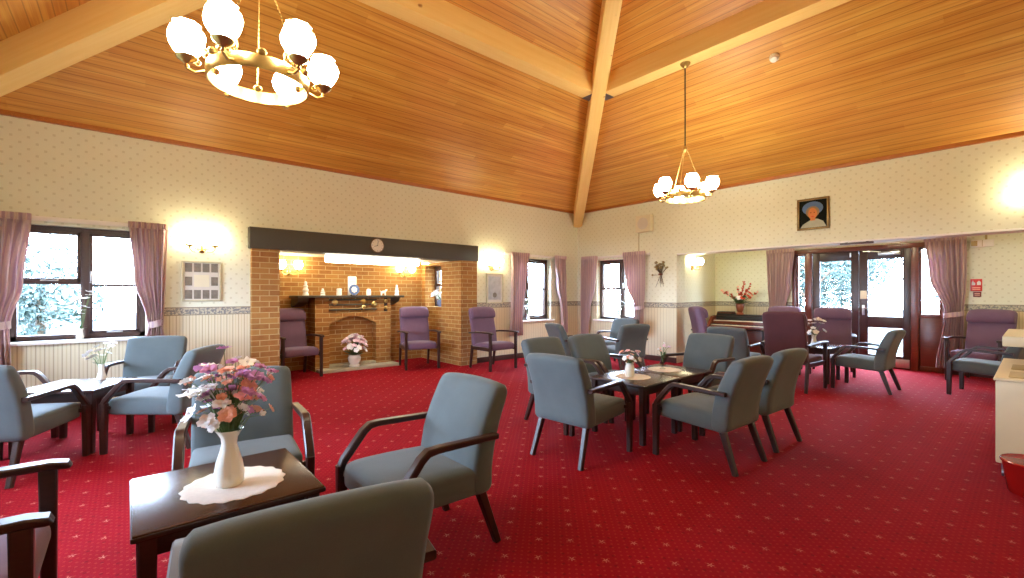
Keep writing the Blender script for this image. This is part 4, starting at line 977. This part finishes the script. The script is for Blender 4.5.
# ------------------------------------------------------------------ cream trolley and basket
tr = thing('serving_trolley', 'cream serving trolley with raised shelf cut by the right frame edge', 'trolley', (7.02, -2.4, 0))
MB().box((-.36, -.74, .10), (.36, .74, .685), .012).build('cabinet', 'cream', tr)
MB().box((-.37, -.75, .685), (.37, .75, .705), .006).build('worktop', 'cream', tr)
for y in (-.50, .02): MB().box((-.30, y-.17, .705), (.28, y+.17, .712), .003).build('hot_plate', 'creamdark', tr)
MB().box((-.355, .10, .865), (.37, 1.30, .95), .008).build('raised_shelf', 'cream', tr)
for y in (.2, .68): MB().box((.31, y-.02, .70), (.35, y+.02, .87), .004).build('post', 'aluminium', tr)
for x in (-.32, .32):
    for y in (-.69, .69):
        m = MB(); m.tube([(x, y, .12), (x, y, .05)], .014, 8); m.lathe([(.001, -.012), (.024, -.012), (.028, 0), (.024, .012), (.001, .012)], 14, (x, y, .028), 0, 8, Matrix.Rotation(PI/2, 3, 'Y')); m.build('castor', 'steel', tr)
wb = thing('waste_basket', 'shiny red plastic waste basket in front of the cream trolley', 'basket', (6.86, -3.37, 0))
m = MB(); m.lathe([(.001, 0), (.135, 0), (.14, .01), (.165, .20), (.158, .2), (.133, .015), (.001, .012)], 32); m.build('bucket', 'redplastic', wb)
m = MB(); m.lathe([(.158, .195), (.172, .195), (.174, .205), (.168, .212), (.158, .208)], 32); m.build('rim', 'redplastic', wb)

# ------------------------------------------------------------------ garden
struct(MB().box((-40, -45, -.4), (50, 45, -.14)).build('ground', 'grass', smooth=0))
struct(MB().box((2.5, 2.62, -.14), (8, 6, -.10)).build('patio', 'patio', smooth=0))
def tree(label, x, y, r, h, n=1500, low=True):
    n = int(n*2.2)
    t = thing('garden_tree', label, 'tree', (x, y, -.14), random.uniform(0, 360), 'garden trees outside the windows')
    m = MB(); m.tube([(0, 0, 0), (.05, 0, h*.4), (0, .08, h*.75)], [.12, .09, .04], 8)
    for k in range(5):
        a = 2*PI*k/5; m.tube([(.03, 0, h*.3+.1*k), (r*.5*math.cos(a), r*.5*math.sin(a), h*.55+.1*k)], [.05, .02], 6)
    m.build('trunk', 'bark', t)
    lf = MB(); lobes = [(Vector((random.uniform(-.55, .55)*r, random.uniform(-.55, .55)*r, h*random.uniform(.3 if low else .55, .85))), r*random.uniform(.4, .65)) for _ in range(9)]
    for k in range(n):
        c, q = random.choice(lobes); d = Vector((random.gauss(0, 1), random.gauss(0, 1), random.gauss(0, 1))).normalized(); p = c+d*q*random.uniform(.75, 1.05)
        if p.z < .1: p.z = random.uniform(.1, .6)
        s = random.uniform(.05, .12); a = Vector((random.gauss(0, 1), random.gauss(0, 1), random.gauss(0, 1))).normalized(); b = d.cross(a).normalized(); a = b.cross(d)
        lf.add([p-a*s, p+b*s*.5+d*.03, p+a*s, p-b*s*.5+d*.03], [(0, 1, 2, 3)])
    lf.build('foliage', 'leaf', t, 0)
tree('leafy tree outside the big left window, nearer one', -6.5, -5.2, 1.6, 3.0, 1600)
tree('leafy shrub outside the big left window, farther one', -9.5, -9.5, 1.8, 2.4, 1400)
tree('leafy shrub outside the window left of the corner', -6, 1.2, 1.4, 1.8, 900)
tree('leafy tree outside the window right of the corner', -1.5, 8.0, 1.6, 2.6, 1200)
tree('leafy tree outside the left door leaf', 2.0, 9.2, 1.9, 4.2, 2400)
tree('leafy tree outside the right door leaf', 6.0, 12.6, 2.2, 4.4, 2400)
tree('leafy tree outside the right side light', 9.6, 8.4, 2.0, 4.2, 2200)
tree('distant leafy tree behind the other garden trees', 1.6, 17, 2.6, 5.4, 2400)

# ------------------------------------------------------------------ sky, sun, portals
wd = bpy.data.worlds.new('sky'); SC.world = wd; wd.use_nodes = True; nt = wd.node_tree; nt.nodes.clear()
wo_ = nt.nodes.new('ShaderNodeOutputWorld'); bg = nt.nodes.new('ShaderNodeBackground'); tc = nt.nodes.new('ShaderNodeTexCoord')
sx = nt.nodes.new('ShaderNodeSeparateXYZ'); rp = nt.nodes.new('ShaderNodeValToRGB')
nt.links.new(tc.outputs['Generated'], sx.inputs[0]); nt.links.new(sx.outputs[2], rp.inputs[0])
rp.color_ramp.elements[0].position = .0; rp.color_ramp.elements[0].color = (.58, .75, 1.0, 1)
rp.color_ramp.elements[1].position = .7; rp.color_ramp.elements[1].color = (.50, .69, 1.0, 1)
nt.links.new(rp.outputs[0], bg.inputs[0]); bg.inputs[1].default_value = 56.0; nt.links.new(bg.outputs[0], wo_.inputs[0])
def portal(name, loc, rot, sx_, sy_):
    L = bpy.data.lights.new(name, 'AREA'); L.shape = 'RECTANGLE'; L.size = sx_; L.size_y = sy_; L.cycles.is_portal = True
    o = bpy.data.objects.new(name, L); COL.objects.link(o); o.location = loc; o.rotation_euler = rot
portal('portal', (-.30, -8.23, 1.42), (0, R(-90), 0), 1.24, 1.1); portal('portal', (-.30, -1.49, 1.40), (0, R(-90), 0), 1.28, 1.26)
portal('portal', (1.13, .32, 1.39), (R(-90), 0, 0), 1.14, 1.28); portal('portal', (4.78, 2.62, 1.08), (R(-90), 0, 0), 2.24, 2.17)
portal('portal', (1.65, -W-.30, 1.475), (R(90), 0, 0), 1.3, 1.15); portal('portal', (3.65, -W-.30, 1.475), (R(90), 0, 0), 1.3, 1.15)

# ------------------------------------------------------------------ camera and view
cam = bpy.data.cameras.new('camera'); co = bpy.data.objects.new('camera', cam); COL.objects.link(co)
co.location = (6.85, -7.84, 1.30); co.rotation_euler = (R(90), 0, R(49.43))
cam.sensor_width = 36; cam.lens = 449*36/1024; cam.shift_y = 5/1024; cam.clip_start = .02; cam.clip_end = 200
SC.camera = co
vs = SC.view_settings; vs.view_transform = 'Standard'; vs.look = 'None'; vs.gamma = 1; vs.use_curve_mapping = False; vs.exposure = 0.42
SC.cycles.max_bounces = 10; SC.cycles.diffuse_bounces = 6; SC.cycles.transparent_max_bounces = 12
SC.cycles.use_denoising = True; SC.cycles.sample_clamp_indirect = 8; SC.cycles.caustics_reflective = False; SC.cycles.caustics_refractive = False
